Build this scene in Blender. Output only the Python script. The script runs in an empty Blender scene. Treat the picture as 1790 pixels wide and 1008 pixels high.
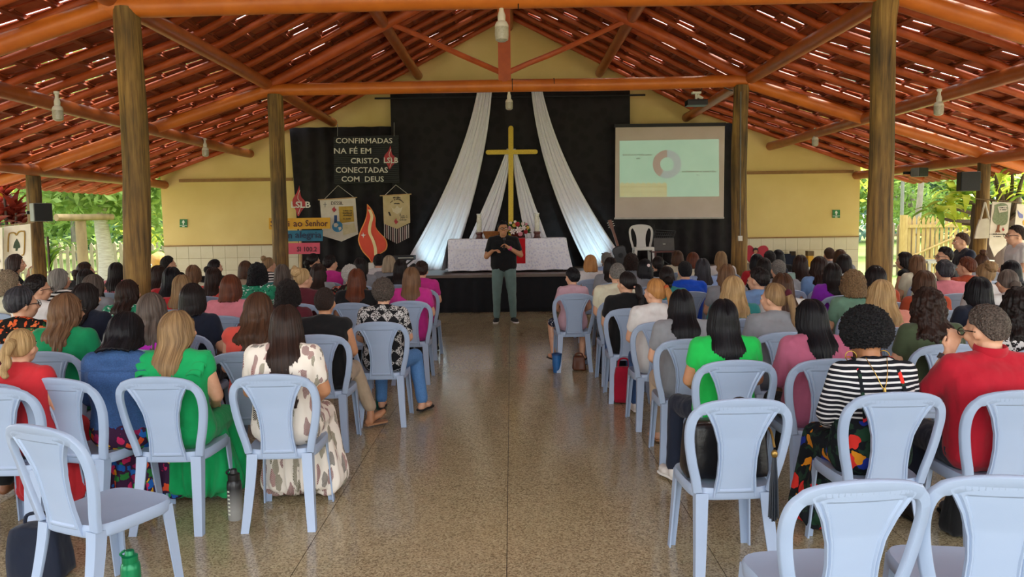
import bpy, math, random
from mathutils import Vector, Matrix, noise
random.seed(7)
sc = bpy.context.scene
COL = sc.collection
# ------------------------------------------------------------------ camera, sky, sun, exposure
F = 1330.0
CAM = Vector((0, 0, 1.70))
PITCH = math.atan((504 - 388) / F)
ROT = Matrix.Rotation(math.pi / 2 - PITCH, 4, 'X') @ Matrix.Rotation(math.radians(-0.8), 4, 'Z')
cd = bpy.data.cameras.new('camera'); cd.sensor_width = 36; cd.lens = F / 1790 * 36; cd.clip_start = .05; cd.clip_end = 600
cam = bpy.data.objects.new('camera', cd); COL.objects.link(cam)
cam.matrix_world = Matrix.Translation(CAM) @ ROT
sc.camera = cam
wd = bpy.data.worlds.new('sky'); sc.world = wd; wd.use_nodes = True
wn = wd.node_tree.nodes; bg = wn['Background']
tc = wn.new('ShaderNodeTexCoord'); sp = wn.new('ShaderNodeSeparateXYZ'); cr = wn.new('ShaderNodeValToRGB')
wd.node_tree.links.new(tc.outputs['Generated'], sp.inputs[0]); wd.node_tree.links.new(sp.outputs['Z'], cr.inputs[0])
wd.node_tree.links.new(cr.outputs[0], bg.inputs[0])
cr.color_ramp.elements[0].position = 0; cr.color_ramp.elements[0].color = (1, .99, .97, 1)
cr.color_ramp.elements[1].position = .9; cr.color_ramp.elements[1].color = (.80, .90, 1, 1)
bg.inputs[1].default_value = 1.0
sl = bpy.data.lights.new('sun', 'SUN'); sl.energy = 4.5; sl.angle = math.radians(40); sl.color = (1, .94, .82)
sun = bpy.data.objects.new('sun', sl); COL.objects.link(sun)
sun.rotation_euler = Vector((-.45, -.42, -1.0)).to_track_quat('-Z', 'Y').to_euler()
sc.view_settings.view_transform = 'Standard'; sc.view_settings.look = 'None'
sc.view_settings.gamma = 1; sc.view_settings.use_curve_mapping = False
sc.view_settings.exposure = 2.0

def P(px, py, d):
    """photo pixel + distance along the hall -> point in the hall (metres)"""
    v = ROT.to_3x3() @ Vector(((px - 895) / F, -(py - 504) / F, -1))
    return CAM + v * (d / v.y)

def proj(p):
    v = ROT.to_3x3().transposed() @ (Vector(p) - CAM)
    if v.z > -.1: return None
    return 895 + F * v.x / -v.z, 504 - F * v.y / -v.z

# ------------------------------------------------------------------ materials
def lin(h):
    if not isinstance(h, str): return tuple(h)
    h = h.lstrip('#'); o = []
    for i in (0, 2, 4):
        c = int(h[i:i+2], 16) / 255
        o.append(c / 12.92 if c <= .04045 else ((c + .055) / 1.055) ** 2.4)
    return (*o, 1)

class NT:
    def __init__(s, name):
        s.m = bpy.data.materials.new(name); s.m.use_nodes = True
        s.t = s.m.node_tree; s.b = s.t.nodes['Principled BSDF']
    def n(s, typ, **k):
        x = s.t.nodes.new('ShaderNode' + typ)
        for a, v in k.items(): setattr(x, a, v)
        return x
    def l(s, a, b): s.t.links.new(a, b)
    def coords(s, stretch=(1, 1, 1), kind='Object', rot=(0, 0, 0)):
        c = s.n('TexCoord'); mp = s.n('Mapping'); mp.inputs['Scale'].default_value = stretch
        mp.inputs['Rotation'].default_value = rot
        s.l(c.outputs[kind], mp.inputs[0]); return mp.outputs[0]
    def noise(s, vec, scale, detail=4, rough=.55):
        x = s.n('TexNoise'); x.inputs['Scale'].default_value = scale; x.inputs['Detail'].default_value = detail
        x.inputs['Roughness'].default_value = rough; s.l(vec, x.inputs['Vector']); return x.outputs['Fac']
    def ramp(s, fac, stops, const=False):
        x = s.n('ValToRGB'); r = x.color_ramp
        if const: r.interpolation = 'CONSTANT'
        while len(r.elements) < len(stops): r.elements.new(.5)
        for e, (p, c) in zip(r.elements, stops): e.position = p; e.color = lin(c)
        s.l(fac, x.inputs[0]); return x.outputs[0]
    def bump(s, h, strength, dist=.01):
        x = s.n('Bump'); x.inputs['Strength'].default_value = strength; x.inputs['Distance'].default_value = dist
        s.l(h, x.inputs['Height']); s.l(x.outputs[0], s.b.inputs['Normal'])
    def math(s, op, a, b=None):
        x = s.n('Math', operation=op)
        for i, v in enumerate((a, b)):
            if v is None: continue
            if isinstance(v, (int, float)): x.inputs[i].default_value = v
            else: s.l(v, x.inputs[i])
        return x.outputs[0]
    def mix(s, fac, a, b):
        x = s.n('Mix', data_type='RGBA')
        s.l(fac, x.inputs[0])
        for i, v in ((6, a), (7, b)):
            if isinstance(v, (str, tuple)): x.inputs[i].default_value = lin(v)
            else: s.l(v, x.inputs[i])
        return x.outputs[2]
    def done(s, col, rough=.6, metal=0, spec=.5):
        if isinstance(col, (str, tuple)): s.b.inputs['Base Color'].default_value = lin(col)
        else: s.l(col, s.b.inputs['Base Color'])
        s.b.inputs['Roughness'].default_value = rough; s.b.inputs['Metallic'].default_value = metal
        s.b.inputs['Specular IOR Level'].default_value = spec
        return s.m

def shade(h, k):
    c = lin(h); return tuple(min(1, x * k) for x in c[:3]) + (1,)

_M = {}
def M(name, c1, c2=None, scale=8, rough=.6, bump=0., stretch=(1, 1, 1), detail=4, metal=0, spec=.5, kind='Object', dist=.01, lo=.3, hi=.7):
    if name in _M: return _M[name]
    t = NT(name); v = t.coords(stretch, kind); f = t.noise(v, scale, detail)
    c2 = c2 if c2 is not None else shade(c1, .82)
    col = t.ramp(f, [(lo, c1), (hi, c2)])
    if bump: t.bump(f, bump, dist)
    _M[name] = t.done(col, rough, metal, spec); return _M[name]

def cloth(c, name=None, k=.8):
    """plain woven cloth: soft folds and weave"""
    name = name or 'cloth_' + str(c).strip('#')
    if name in _M: return _M[name]
    t = NT(name); v = t.coords(); f = t.noise(v, 9, 3); w = t.noise(v, 340, 2)
    fold = t.noise(t.coords((1, 1, .55)), 11, 2)
    col = t.ramp(f, [(.3, c), (.75, shade(c, k))])
    t.bump(t.math('ADD', t.math('MULTIPLY', w, .06), fold), .55, .02)
    t.b.inputs['Sheen Weight'].default_value = .12
    _M[name] = t.done(col, .85, 0, .25); return _M[name]

def stripes(name, c1, c2, freq, axis='Z', duty=.5):
    if name in _M: return _M[name]
    t = NT(name); v = t.coords(); sx = t.n('SeparateXYZ'); 
    wob = t.noise(v, 5, 2)
    t.l(v, sx.inputs[0])
    s = t.math('ADD', t.math('MULTIPLY', sx.outputs[axis], freq), t.math('MULTIPLY', wob, .8))
    fr = t.math('FRACT', s)
    col = t.ramp(fr, [(0, c1), (duty, c2)], True)
    t.bump(t.noise(t.coords((1, 1, .55)), 11, 2), .5, .02)
    _M[name] = t.done(col, .85, 0, .25); return _M[name]

def floral(name, base, cols, scale, thr=.35, base2=None, stretch=(1, 1, 1), veins=0):
    """print of blobs/petals scattered on a base colour"""
    if name in _M: return _M[name]
    t = NT(name); v = t.coords(stretch)
    nz = t.n('TexNoise'); nz.inputs['Scale'].default_value = scale * 1.1; t.l(v, nz.inputs['Vector'])
    ad = t.n('VectorMath', operation='MULTIPLY_ADD'); ad.inputs[1].default_value = (.09, .09, .09)
    t.l(nz.outputs['Color'], ad.inputs[0]); t.l(v, ad.inputs[2])
    vo = t.n('TexVoronoi'); vo.inputs['Scale'].default_value = scale; t.l(ad.outputs[0], vo.inputs['Vector'])
    sx = t.n('SeparateXYZ'); t.l(vo.outputs['Color'], sx.inputs[0])
    n = len(cols)
    fc = t.ramp(sx.outputs[0], [(i / n, c) for i, c in enumerate(cols)], True)
    inn = t.ramp(vo.outputs['Distance'], [(0, '#ffffff'), (thr, '#000000')], True)
    if veins:
        w = t.n('TexWave'); w.inputs['Scale'].default_value = veins; w.inputs['Distortion'].default_value = 1.5; w.bands_direction = 'DIAGONAL'; t.l(v, w.inputs['Vector'])
        inn = t.math('MULTIPLY', inn, t.ramp(w.outputs['Fac'], [(.0, '#000000'), (.22, '#ffffff')], True))
    bs = base
    if base2: bs = t.ramp(t.noise(v, scale * 1.7, 3), [(.52, base), (.56, base2)])
    col = t.mix(inn, bs, fc)
    t.bump(t.noise(t.coords((1, 1, .55)), 11, 2), .5, .02)
    _M[name] = t.done(col, .85, 0, .25); return _M[name]

def hairmat(name, c1, c2, fine=90, rough=.42):
    if name in _M: return _M[name]
    t = NT(name); v = t.coords((fine, 2.2, 1), 'UV'); f = t.noise(v, 1, 4, .65)
    v2 = t.coords((14, 1.2, 1), 'UV'); g = t.noise(v2, 1, 3)
    h = t.math('ADD', t.math('MULTIPLY', f, .6), t.math('MULTIPLY', g, .4))
    col = t.ramp(h, [(.36, c1), (.62, c2)])
    t.bump(h, .7, .012)
    _M[name] = t.done(col, rough, 0, .22); return _M[name]

def curlmat(name, c1, c2):
    if name in _M: return _M[name]
    t = NT(name); v = t.coords(); f = t.noise(v, 120, 3, .6); vo = t.n('TexVoronoi'); vo.inputs['Scale'].default_value = 95; t.l(v, vo.inputs['Vector'])
    h = t.math('ADD', f, t.math('MULTIPLY', vo.outputs['Distance'], -.7))
    t.bump(h, 1., .012)
    _M[name] = t.done(t.ramp(f, [(.35, c1), (.68, c2)]), .55, 0, .35); return _M[name]

def leafmat(name, c1, c2, trans=.45):
    if name in _M: return _M[name]
    t = NT(name); oi = t.n('ObjectInfo'); f = t.noise(t.coords(), 3, 3)
    col = t.ramp(f, [(.35, c1), (.65, c2)])
    tr = t.n('BsdfTranslucent'); ms = t.n('MixShader'); ms.inputs[0].default_value = trans
    t.l(col, tr.inputs[0]); t.l(t.b.outputs[0], ms.inputs[1]); t.l(tr.outputs[0], ms.inputs[2])
    t.l(ms.outputs[0], t.t.nodes['Material Output'].inputs[0])
    _M[name] = t.done(col, .5, 0, .3); return _M[name]

# ------------------------------------------------------------------ mesh helpers
class MB:
    def __init__(s): s.v = []; s.f = []; s.uv = None
    def add(s, vs, fs):
        o = len(s.v); s.v += [tuple(x) for x in vs]; s.f += [tuple(i + o for i in f) for f in fs]; return s
    def box(s, c, size, R=None, taper=1.):
        hx, hy, hz = (a / 2 for a in size); vs = []
        for z in (-1, 1):
            k = taper if z > 0 else 1
            for x, y in ((-1, -1), (1, -1), (1, 1), (-1, 1)):
                p = Vector((x * hx * k, y * hy * k, z * hz)); vs.append(Vector(c) + (R @ p if R else p))
        return s.add(vs, [(3, 2, 1, 0), (4, 5, 6, 7), (0, 1, 5, 4), (1, 2, 6, 5), (2, 3, 7, 6), (3, 0, 4, 7)])
    def tube(s, pts, radii, n=10, caps=True, jit=0., flat=None):
        """round tube through points; flat=(a,b) gives an elliptic/rect-like section"""
        pts = [Vector(p) for p in pts]; m = len(pts); rings = []
        if not hasattr(radii, '__len__'): radii = [radii] * m
        ref = None; vs = []
        for i, p in enumerate(pts):
            t = (pts[min(i + 1, m - 1)] - pts[max(i - 1, 0)]).normalized()
            if ref is None:
                ref = Vector((0, 0, 1)) if abs(t.z) < .9 else Vector((0, 1, 0))
            a = (ref - t * ref.dot(t)).normalized(); b = t.cross(a); ref = a
            for k in range(n):
                w = 2 * math.pi * k / n; r = radii[i] * (1 + (random.uniform(-jit, jit) if jit else 0))
                fa, fb = flat if flat else (1, 1)
                vs.append(p + a * (math.cos(w) * r * fa) + b * (math.sin(w) * r * fb))
        fs = []
        for i in range(m - 1):
            for k in range(n):
                k2 = (k + 1) % n
                fs.append((i*n + k, i*n + k2, (i+1)*n + k2, (i+1)*n + k))
        if caps: fs.append(tuple(range(n - 1, -1, -1))); fs.append(tuple((m-1)*n + k for k in range(n)))
        return s.add(vs, fs)
    def cap(s, p0, p1, r0, r1, n=10):
        """tapered capsule"""
        p0 = Vector(p0); p1 = Vector(p1); ax = p1 - p0
        if ax.length < 1e-5: ax = Vector((0, 0, 1e-4)); p1 = p0 + ax
        t = ax.normalized(); pts = []; rs = []
        for a in (85, 55, 25): pts.append(p0 - t * r0 * math.sin(math.radians(a))); rs.append(r0 * math.cos(math.radians(a)))
        pts.append(p0); rs.append(r0); pts.append(p1); rs.append(r1)
        for a in (25, 55, 85): pts.append(p1 + t * r1 * math.sin(math.radians(a))); rs.append(r1 * math.cos(math.radians(a)))
        return s.tube(pts, rs, n)
    def ell(s, c, r, R=None, nu=14, nv=9):
        vs = []; c = Vector(c)
        for j in range(nv + 1):
            ph = math.pi * j / nv
            ph = min(max(ph, .02), math.pi - .02)
            for i in range(nu):
                th = 2 * math.pi * i / nu
                p = Vector((r[0]*math.sin(ph)*math.cos(th), r[1]*math.sin(ph)*math.sin(th), r[2]*math.cos(ph)))
                vs.append(c + (R @ p if R else p))
        fs = [(0*nu + k) for k in range(nu)]
        F_ = [tuple(fs)]
        for j in range(nv):
            for i in range(nu):
                i2 = (i + 1) % nu; F_.append((j*nu + i, (j+1)*nu + i, (j+1)*nu + i2, j*nu + i2))
        F_.append(tuple(nv*nu + k for k in range(nu - 1, -1, -1)))
        return s.add(vs, F_)
    def prism(s, poly, d):
        """flat polygon (3D points) pushed along vector d"""
        n = len(poly); poly = [Vector(p) for p in poly]; d = Vector(d)
        vs = poly + [p + d for p in poly]
        fs = [tuple(range(n)), tuple(range(2*n - 1, n - 1, -1))]
        for i in range(n):
            j = (i + 1) % n; fs.append((j, i, n + i, n + j))
        return s.add(vs, fs)
    def lathe(s, prof, c=(0, 0, 0), n=20):
        vs = []; c = Vector(c); m = len(prof)
        for r, z in prof:
            for k in range(n):
                a = 2 * math.pi * k / n; vs.append(c + Vector((r*math.cos(a), r*math.sin(a), z)))
        fs = [tuple(range(n - 1, -1, -1)), tuple((m-1)*n + k for k in range(n))]
        for i in range(m - 1):
            for k in range(n):
                k2 = (k + 1) % n; fs.append((i*n + k, i*n + k2, (i+1)*n + k2, (i+1)*n + k))
        return s.add(vs, fs)
    def grid(s, fn, nu, nv):
        """sheet of (nu+1)x(nv+1) points fn(u,v)"""
        o = []; 
        for j in range(nv + 1):
            for i in range(nu + 1): o.append(fn(i / nu, j / nv))
        fs = [(j*(nu+1) + i, j*(nu+1) + i + 1, (j+1)*(nu+1) + i + 1, (j+1)*(nu+1) + i) for j in range(nv) for i in range(nu)]
        return s.add(o, fs)
    def mesh(s, name, smooth=False, auto=None):
        me = bpy.data.meshes.new(name); me.from_pydata(s.v, [], s.f); me.update()
        import bmesh
        bm = bmesh.new(); bm.from_mesh(me); bmesh.ops.recalc_face_normals(bm, faces=bm.faces[:])
        if auto:
            for f in bm.faces: f.smooth = True
            ca = math.cos(math.radians(auto))
            for e in bm.edges:
                if len(e.link_faces) == 2 and e.link_faces[0].normal.dot(e.link_faces[1].normal) < ca: e.smooth = False
        elif smooth:
            for f in bm.faces: f.smooth = True
        bm.to_mesh(me); bm.free(); me.materials.append(None); return me

def ob(name, me, mat, parent=None, loc=(0, 0, 0), rot=None, world=False, label=None):
    if isinstance(me, MB): me = me.mesh(name, auto=35)
    if me.users == 0: me.name = name
    o = bpy.data.objects.new(name, me); COL.objects.link(o)
    o.location = loc
    if rot is not None: o.rotation_euler = rot
    if parent:
        o.parent = parent
        if world: o.location = Vector(loc) - abs_loc(parent)
    if mat is not None:
        o.material_slots[0].link = 'OBJECT'; o.material_slots[0].material = mat
    if label: o['label'] = label
    return o
def abs_loc(o):
    v = Vector((0, 0, 0))
    while o: v += o.location; o = o.parent
    return v
def tag(o, label, cat, group=None, kind=None):
    o['label'] = label; o['category'] = cat
    if group: o['group'] = group
    if kind: o['kind'] = kind
    return o
def thing(name, label, cat, loc=(0, 0, 0), rotz=0, group=None, scale=1):
    o = bpy.data.objects.new(name, None); COL.objects.link(o); o.location = loc; o.rotation_euler = (0, 0, rotz)
    o.scale = (scale,) * 3; o.empty_display_size = .1
    return tag(o, label, cat, group)
def struct(o, label=None):
    o['kind'] = 'structure'
    if label: o['label'] = label
    return o
TMP = bpy.data.scenes.new('workbench')
def tmp_eval(o):
    TMP.collection.objects.link(o); vl = TMP.view_layers[0]; vl.update(); dg = vl.depsgraph; dg.update()
    return bpy.data.meshes.new_from_object(o.evaluated_get(dg))
def evalmesh(mb, mods, smooth=True):
    me = mb.mesh('tmp') if isinstance(mb, MB) else mb
    o = bpy.data.objects.new('tmp', me)
    for typ, kw in mods:
        m = o.modifiers.new(typ, typ)
        for k, v in kw.items(): setattr(m, k, v)
    r = tmp_eval(o)
    bpy.data.objects.remove(o); bpy.data.meshes.remove(me)
    if smooth:
        r.polygons.foreach_set('use_smooth', [True] * len(r.polygons))
    if not r.materials: r.materials.append(None)
    return r
def fuse(mb, vox=.008, it=4):
    return evalmesh(mb, [('REMESH', dict(mode='VOXEL', voxel_size=vox, use_smooth_shade=True)), ('SMOOTH', dict(factor=.5, iterations=it))])
def log(p0, p1, r0, r1=None, seg=8, n=12, wob=.015, jit=.03):
    p0 = Vector(p0); p1 = Vector(p1); r1 = r1 or r0; mb = MB(); pts = []; rs = []
    sd = random.uniform(0, 99)
    for i in range(seg + 1):
        t = i / seg; w = Vector((noise.noise((sd, t*2, 0)), noise.noise((sd, t*2, 5)), noise.noise((sd, t*2, 9)))) * wob
        pts.append(p0.lerp(p1, t) + w * (0 if i in (0, seg) else 1)); rs.append((r0 + (r1 - r0) * t) * (1 + .05 * noise.noise((sd, t*5, 2))))
    return mb.tube(pts, rs, n, jit=jit)
def smoothpath(pts, k=6):
    out = []; pts = [Vector(p) for p in pts]; n = len(pts)
    for i in range(n - 1):
        a = pts[max(i-1, 0)]; b = pts[i]; c = pts[i+1]; d = pts[min(i+2, n-1)]
        for j in range(k):
            t = j / k
            out.append(.5 * ((2*b) + (c - a)*t + (2*a - 5*b + 4*c - d)*t*t + (3*b - a - 3*c + d)*t**3))
    out.append(pts[-1]); return out
_T = {}
def textmesh(body, bold=.0, depth=.004):
    cu = bpy.data.curves.new('text', 'FONT'); cu.body = body; cu.size = 1; cu.align_x = 'LEFT'; cu.offset = bold; cu.extrude = .02; cu.resolution_u = 2
    o = bpy.data.objects.new('text', cu)
    me = tmp_eval(o); bpy.data.objects.remove(o); bpy.data.curves.remove(cu)
    xs = [v.co.x for v in me.vertices]; ys = [v.co.y for v in me.vertices]
    x0, x1, y0, y1 = min(xs), max(xs), min(ys), max(ys)
    me.materials.clear(); me.materials.append(None)
    return me, x0, x1, y0, y1
def text_px(body, x0, y0, x1, y1, d, mat, parent, bold=.0, name='lettering', rotdeg=0):
    """raised lettering filling the photo rectangle x0,y0 (top-left) .. x1,y1 at distance d"""
    me, a, b, c, e = textmesh(body, bold)
    p = P(x0, y1, d); q = P(x1, y1, d); t = P(x0, y0, d)
    W = (q - p).length; H = (t - p).length
    X = (q - p).normalized(); Z = Vector((0, 0, 1)); Z = (Z - X * Z.dot(X)).normalized(); N = X.cross(Z)
    for v in me.vertices:
        u = (v.co.x - a) / (b - a) * W; w = (v.co.y - c) / (e - c) * H
        v.co = p + X * u + Z * w + N * (v.co.z * .15)
    return ob(name, me, mat, parent, world=True)
def poly_px(pts, d, t=.02):
    return MB().prism([P(x, y, d) for x, y in pts], (0, t, 0))
# ------------------------------------------------------------------ hall materials
m_beam = M('painted_orange_log', '#cf7226', '#b85e1c', 3, .42, .25, (1, 1, 1))
m_raft = M('painted_red_brown_pole', '#c05a24', '#a5481b', 6, .5, .2)
m_batten = M('painted_batten', '#98451f', '#7b3416', 9, .6, .1)
m_purlin = M('painted_brown_log', '#b5602c', '#994d22', 4, .34, .2, spec=.7)
def postmat():
    t = NT('weathered_post_wood'); v = t.coords((9, 9, .55)); f = t.noise(v, 3.2, 6, .6)
    g = t.noise(t.coords((1, 1, .5)), 2.3, 3)
    col = t.mix(t.ramp(g, [(.4, '#000000'), (.68, '#ffffff')]), t.ramp(f, [(.3, '#4a351a'), (.5, '#85632f'), (.72, '#a98546')]),
                t.ramp(f, [(.3, '#2c2112'), (.6, '#5e4826')]))
    t.bump(f, .5, .02); return t.done(col, .75)
m_post = postmat()
def wallmat():
    t = NT('cream_plaster'); v = t.coords(); f = t.noise(v, 1.1, 4); g = t.noise(v, 60, 3)
    t.bump(g, .12, .01); return t.done(t.ramp(f, [(.3, '#e2c982'), (.7, '#d8bd74')]), .8)
m_wall = wallmat()
m_trim = M('brown_trim', '#9a713a', '#86602f', 9, .6)
m_wtile = M('beige_wall_tile', '#cfc3a3', '#c6b894', 3, .25, 0)
m_grout = M('tile_grout', '#8f7b52', '#7d6b47', 20, .9)
def tilemat():
    t = NT('clay_roof_tile'); oi = t.n('ObjectInfo'); f = t.noise(t.coords(kind='Object'), 7, 5)
    s = t.math('ADD', t.math('MULTIPLY', oi.outputs['Random'], .45), t.math('MULTIPLY', f, .6))
    t.bump(f, .3, .01)
    return t.done(t.ramp(s, [(.2, '#6e2d16'), (.5, '#8a3d1d'), (.8, '#a8552f')]), .85)
m_tile = tilemat()
def floormat():
    t = NT('polished_granilite'); tcx = t.n('TexCoord'); geo = t.n('NewGeometry'); v = geo.outputs['Position']
    big = t.noise(v, .9, 4); mid = t.noise(v, 6, 3); gr = t.n('TexVoronoi'); gr.inputs['Scale'].default_value = 120; t.l(v, gr.inputs['Vector'])
    sx = t.n('SeparateXYZ'); t.l(gr.outputs['Color'], sx.inputs[0])
    sp = t.ramp(sx.outputs[0], [(0, '#6d5e45'), (.2, '#a39373'), (.5, '#b3a381'), (.75, '#c6b793'), (.9, '#87775a')], True)
    x = t.mix(t.ramp(big, [(.3, '#808080'), (.7, '#b8b8b8')]), sp, t.ramp(mid, [(.3, '#b5a583'), (.7, '#a39373')]))
    rg = t.ramp(t.noise(v, 2.2, 4), [(.3, '#565656'), (.7, '#7d7d7d')])
    t.l(rg, t.b.inputs['Roughness'])
    return t.done(x, .35, 0, .5)
m_floor = floormat()
m_joint = M('floor_joint', '#3a2d20', '#2c2218', 30, .9)
m_black = cloth('#1d1e22', 'black_cloth'); 
def curtainmat():
    t = NT('black_curtain'); v = t.coords(); vo = t.n('TexVoronoi'); vo.inputs['Scale'].default_value = 5; t.l(v, vo.inputs['Vector'])
    t.bump(t.noise(v, 26, 3), .3, .01)
    return t.done(t.ramp(vo.outputs['Distance'], [(.35, '#201d1e'), (.55, '#262324')]), .8, 0, .3)
m_curtain = curtainmat()

def lawnmat():
    t = NT('lawn_grass'); v = t.coords(); f = t.noise(v, .35, 4); g = t.noise(v, 25, 4, .7)
    t.bump(g, .8, .05)
    return t.done(t.mix(t.ramp(g, [(.35, '#000000'), (.65, '#ffffff')]), t.ramp(f, [(.3, '#4c6522'), (.7, '#62772c')]), t.ramp(f, [(.3, '#6f8a34'), (.7, '#8d9a47')])), .9)
m_lawn = lawnmat()

# ------------------------------------------------------------------ profile of the roof
XI, XO, XE = 3.88, 7.75, 8.6
D1, D2, DW, DF = 7.7, 12.5, 17.0, -1.6
def zr(x):
    x = abs(x)
    return 6.12 - .5077 * x if x <= XI else 4.15 - .345 * (x - XI)

# ------------------------------------------------------------------ ground and floor
gm = MB(); gm.box((0, 40, -.20), (260, 240, .1)); o = ob('ground', gm, m_lawn); struct(o, 'bright green lawn around the open hall')
fm = MB(); fm.box((0, 6.3, -.077), (18.6, 21.8, .15)); floor = struct(ob('floor', fm, m_joint), 'polished speckled granilite floor of the hall')
pm = MB(); pm.box((0, 0, 0), (1.046, .996, .01)); pm = pm.mesh('floor_panel')
for i in range(-9, 9):
    for j in range(2, 15):
        ob('floor_panel', pm, m_floor, floor, (-.045 + 1.05 * (i + .5), 1.66 + 1.0 * (j - 1) + .5, -.004))
fm = MB(); fm.box((0, -.98, -.004), (18.9, 5.2, .01)); ob('floor_apron', fm, m_floor, floor)
m_conc = M('bounce_paving', '#c4bba8', '#b3aa97', 3, .9, .2)
for nm_, x_ in (('trim_1', -10.4), ('trim_6', 10.4)):
    k = MB(); k.box((x_, 6.3, -.09), (2.2, 21.8, .12)); struct(ob(nm_, k, m_conc), 'added pale concrete strip bouncing light along the %s of the floor' % ('left' if x_ < 0 else 'right'))  # side strips added to bounce daylight up to the roof
k = MB(); k.box((0, -13.8, -.1), (34, 18, .14)); struct(ob('floor_bounce', k, m_conc), 'added unseen concrete paving bouncing light into the open hall')  # unseen paving behind the camera, added to bounce light inside

# ------------------------------------------------------------------ back wall
wm = MB(); poly = [(-XO, DW, -.1), (XO, DW, -.1), (XO, DW, zr(XO) + .02), (XI, DW, zr(XI) + .02), (0, DW, zr(0) + .02), (-XI, DW, zr(XI) + .02), (-XO, DW, zr(XO) + .02)]
wm.prism(poly, (0, .25, 0)); wall = struct(ob('wall_back', wm, m_wall), 'cream gable wall behind the stage')
tl = MB(); tl.box((0, 0, 0), (.266, .012, .266)); 
tl = tl.mesh('wall_tile')
for sx in (-1, 1):
    gb = MB(); gb.box((sx * 6.25, DW - .004, .62), (2.98, .012, 1.28)); ob('grout_bed', gb, m_grout, wall)
    for c in range(11):
        for r in range(5):
            z = 1.26 - .135 - r * .272
            if z < .0: continue
            ob('wall_tile', tl, m_wtile, wall, (sx * (XO - .005 - .135 - c * .272), DW - .012, z))
    t = MB(); t.box((sx * 6.25, DW - .02, 1.275), (2.98, .05, .025)); struct(ob('trim_2' if sx < 0 else 'trim_3', t, m_trim), 'thin brown strip capping the tiled %s end of the wall' % ('left' if sx < 0 else 'right'))
    t = MB(); x0, x1 = ((-7.32, -4.82) if sx < 0 else (4.95, 7.58)); t.box(((x0 + x1) / 2, DW - .025, 2.71), (x1 - x0, .05, .065)); struct(ob('trim_4' if sx < 0 else 'trim_5', t, m_trim), 'brown wooden rail across the upper %s wall' % ('left' if sx < 0 else 'right'))

# ------------------------------------------------------------------ posts and trusses
POSTD = {}
def post(x, d, top, r, lab, flute=False):
    p = log((x, d, -.02), (x + .02, d, top), r * 1.05, r * .97, 14, 16, .05, .025)
    o = ob('wooden_post', p, m_post); o2 = tag(o, lab, 'post', 'round wooden posts of the hall'); return o
post(P(231, 250, D1).x, D1, 3.84, .126, 'thick weathered round post at left nearest the camera')
post(P(1541, 250, D1).x, D1, 3.9, .118, 'thick weathered round post at right nearest the camera')
post(P(484, 300, D2).x, D2, 3.80, .125, 'round post left of the stage behind the song signs')
post(P(1292, 300, D2).x, D2, 3.84, .125, 'round post right of the stage beside the projection screen')
post(P(57, 320, D2).x, D2, 2.62, .11, 'outer eaves post at far left carrying the loudspeaker')
post(P(1716, 320, D2).x, D2, 2.66, .1, 'outer eaves post at far right carrying the loudspeaker')
post(-XO, D1, 2.62, .125, 'outer eaves post at left beyond the picture edge')
post(XO, D1, 2.62, .125, 'outer eaves post at right beyond the picture edge')
names = {2.95: 'above the camera', D1: 'at the front pair of posts', D2: 'at the stage pair of posts'}
for d in (2.95, D1, D2):
    t = thing('roof_truss', 'orange painted log roof truss ' + names[d], 'truss', (0, d, 3.86))
    ob('tie_beam', log((-XI - .1, d, 3.87), (XI + .05, d, 3.92), .108 if d < 10 else .1, None, 16, 16, .03, .012), m_beam, t, world=True)
    for s in (-1, 1):
        ob('lower_rafter', log((s * (XI - .05), d, 3.88), (s * (XE - .1), d, 2.44), .098, .092, 8, 14, .02, .015), m_beam, t, world=True)
        ob('upper_rafter', log((s * (XI + .02), d, 3.93), (s * .02, d, 5.83), .088, .082, 8, 14, .02, .015), m_raft, t, world=True)
        ob('strut', log((s * .05 - .07, d + .02, 4.1), (s * 1.95, d + .02, 4.92), .045, .042, 6, 10, .02), m_raft, t, world=True)
    kp = MB(); kp.box((-.07, d, 4.82), (.2, .13, 1.95)); kp.box((-.07, d - .07, 4.82), (.08, .02, 1.95)); ob('king_post', kp, m_raft, t, world=True)
    for xb in (.05, .72) if d == D2 else (.1,):
        b = MB(); b.lathe([(.103, -.006), (.106, -.006), (.106, .006), (.103, .006)], n=20)
        ob('wire_band', b, M('dark_wire', '#2a1a10', '#1c120a', 5, .6), t, (xb, 0, .035), (0, math.pi / 2, 0))
pl = [(0, 'ridge purlin log running under the roof peak')]
for s, nm in ((-1, 'left'), (1, 'right')):
    pl += [(s * 1.98, 'upper purlin log under the steep %s roof slope' % nm), (s * 3.88, 'purlin log along the tops of the %s inner posts' % nm), (s * 5.74, 'middle purlin log under the low %s roof slope' % nm), (s * 7.66, 'outer purlin log along the %s eaves posts' % nm)]
for x, lab in pl:
    z = zr(x) - (.22 if abs(x) > 3.8 else .20); r = .092
    tag(ob('purlin_log', log((x, DF, z), (x, DW + .1, z), r, r, 26, 12, .05, .02), m_purlin), lab, 'purlin', 'longitudinal purlin logs')

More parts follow.
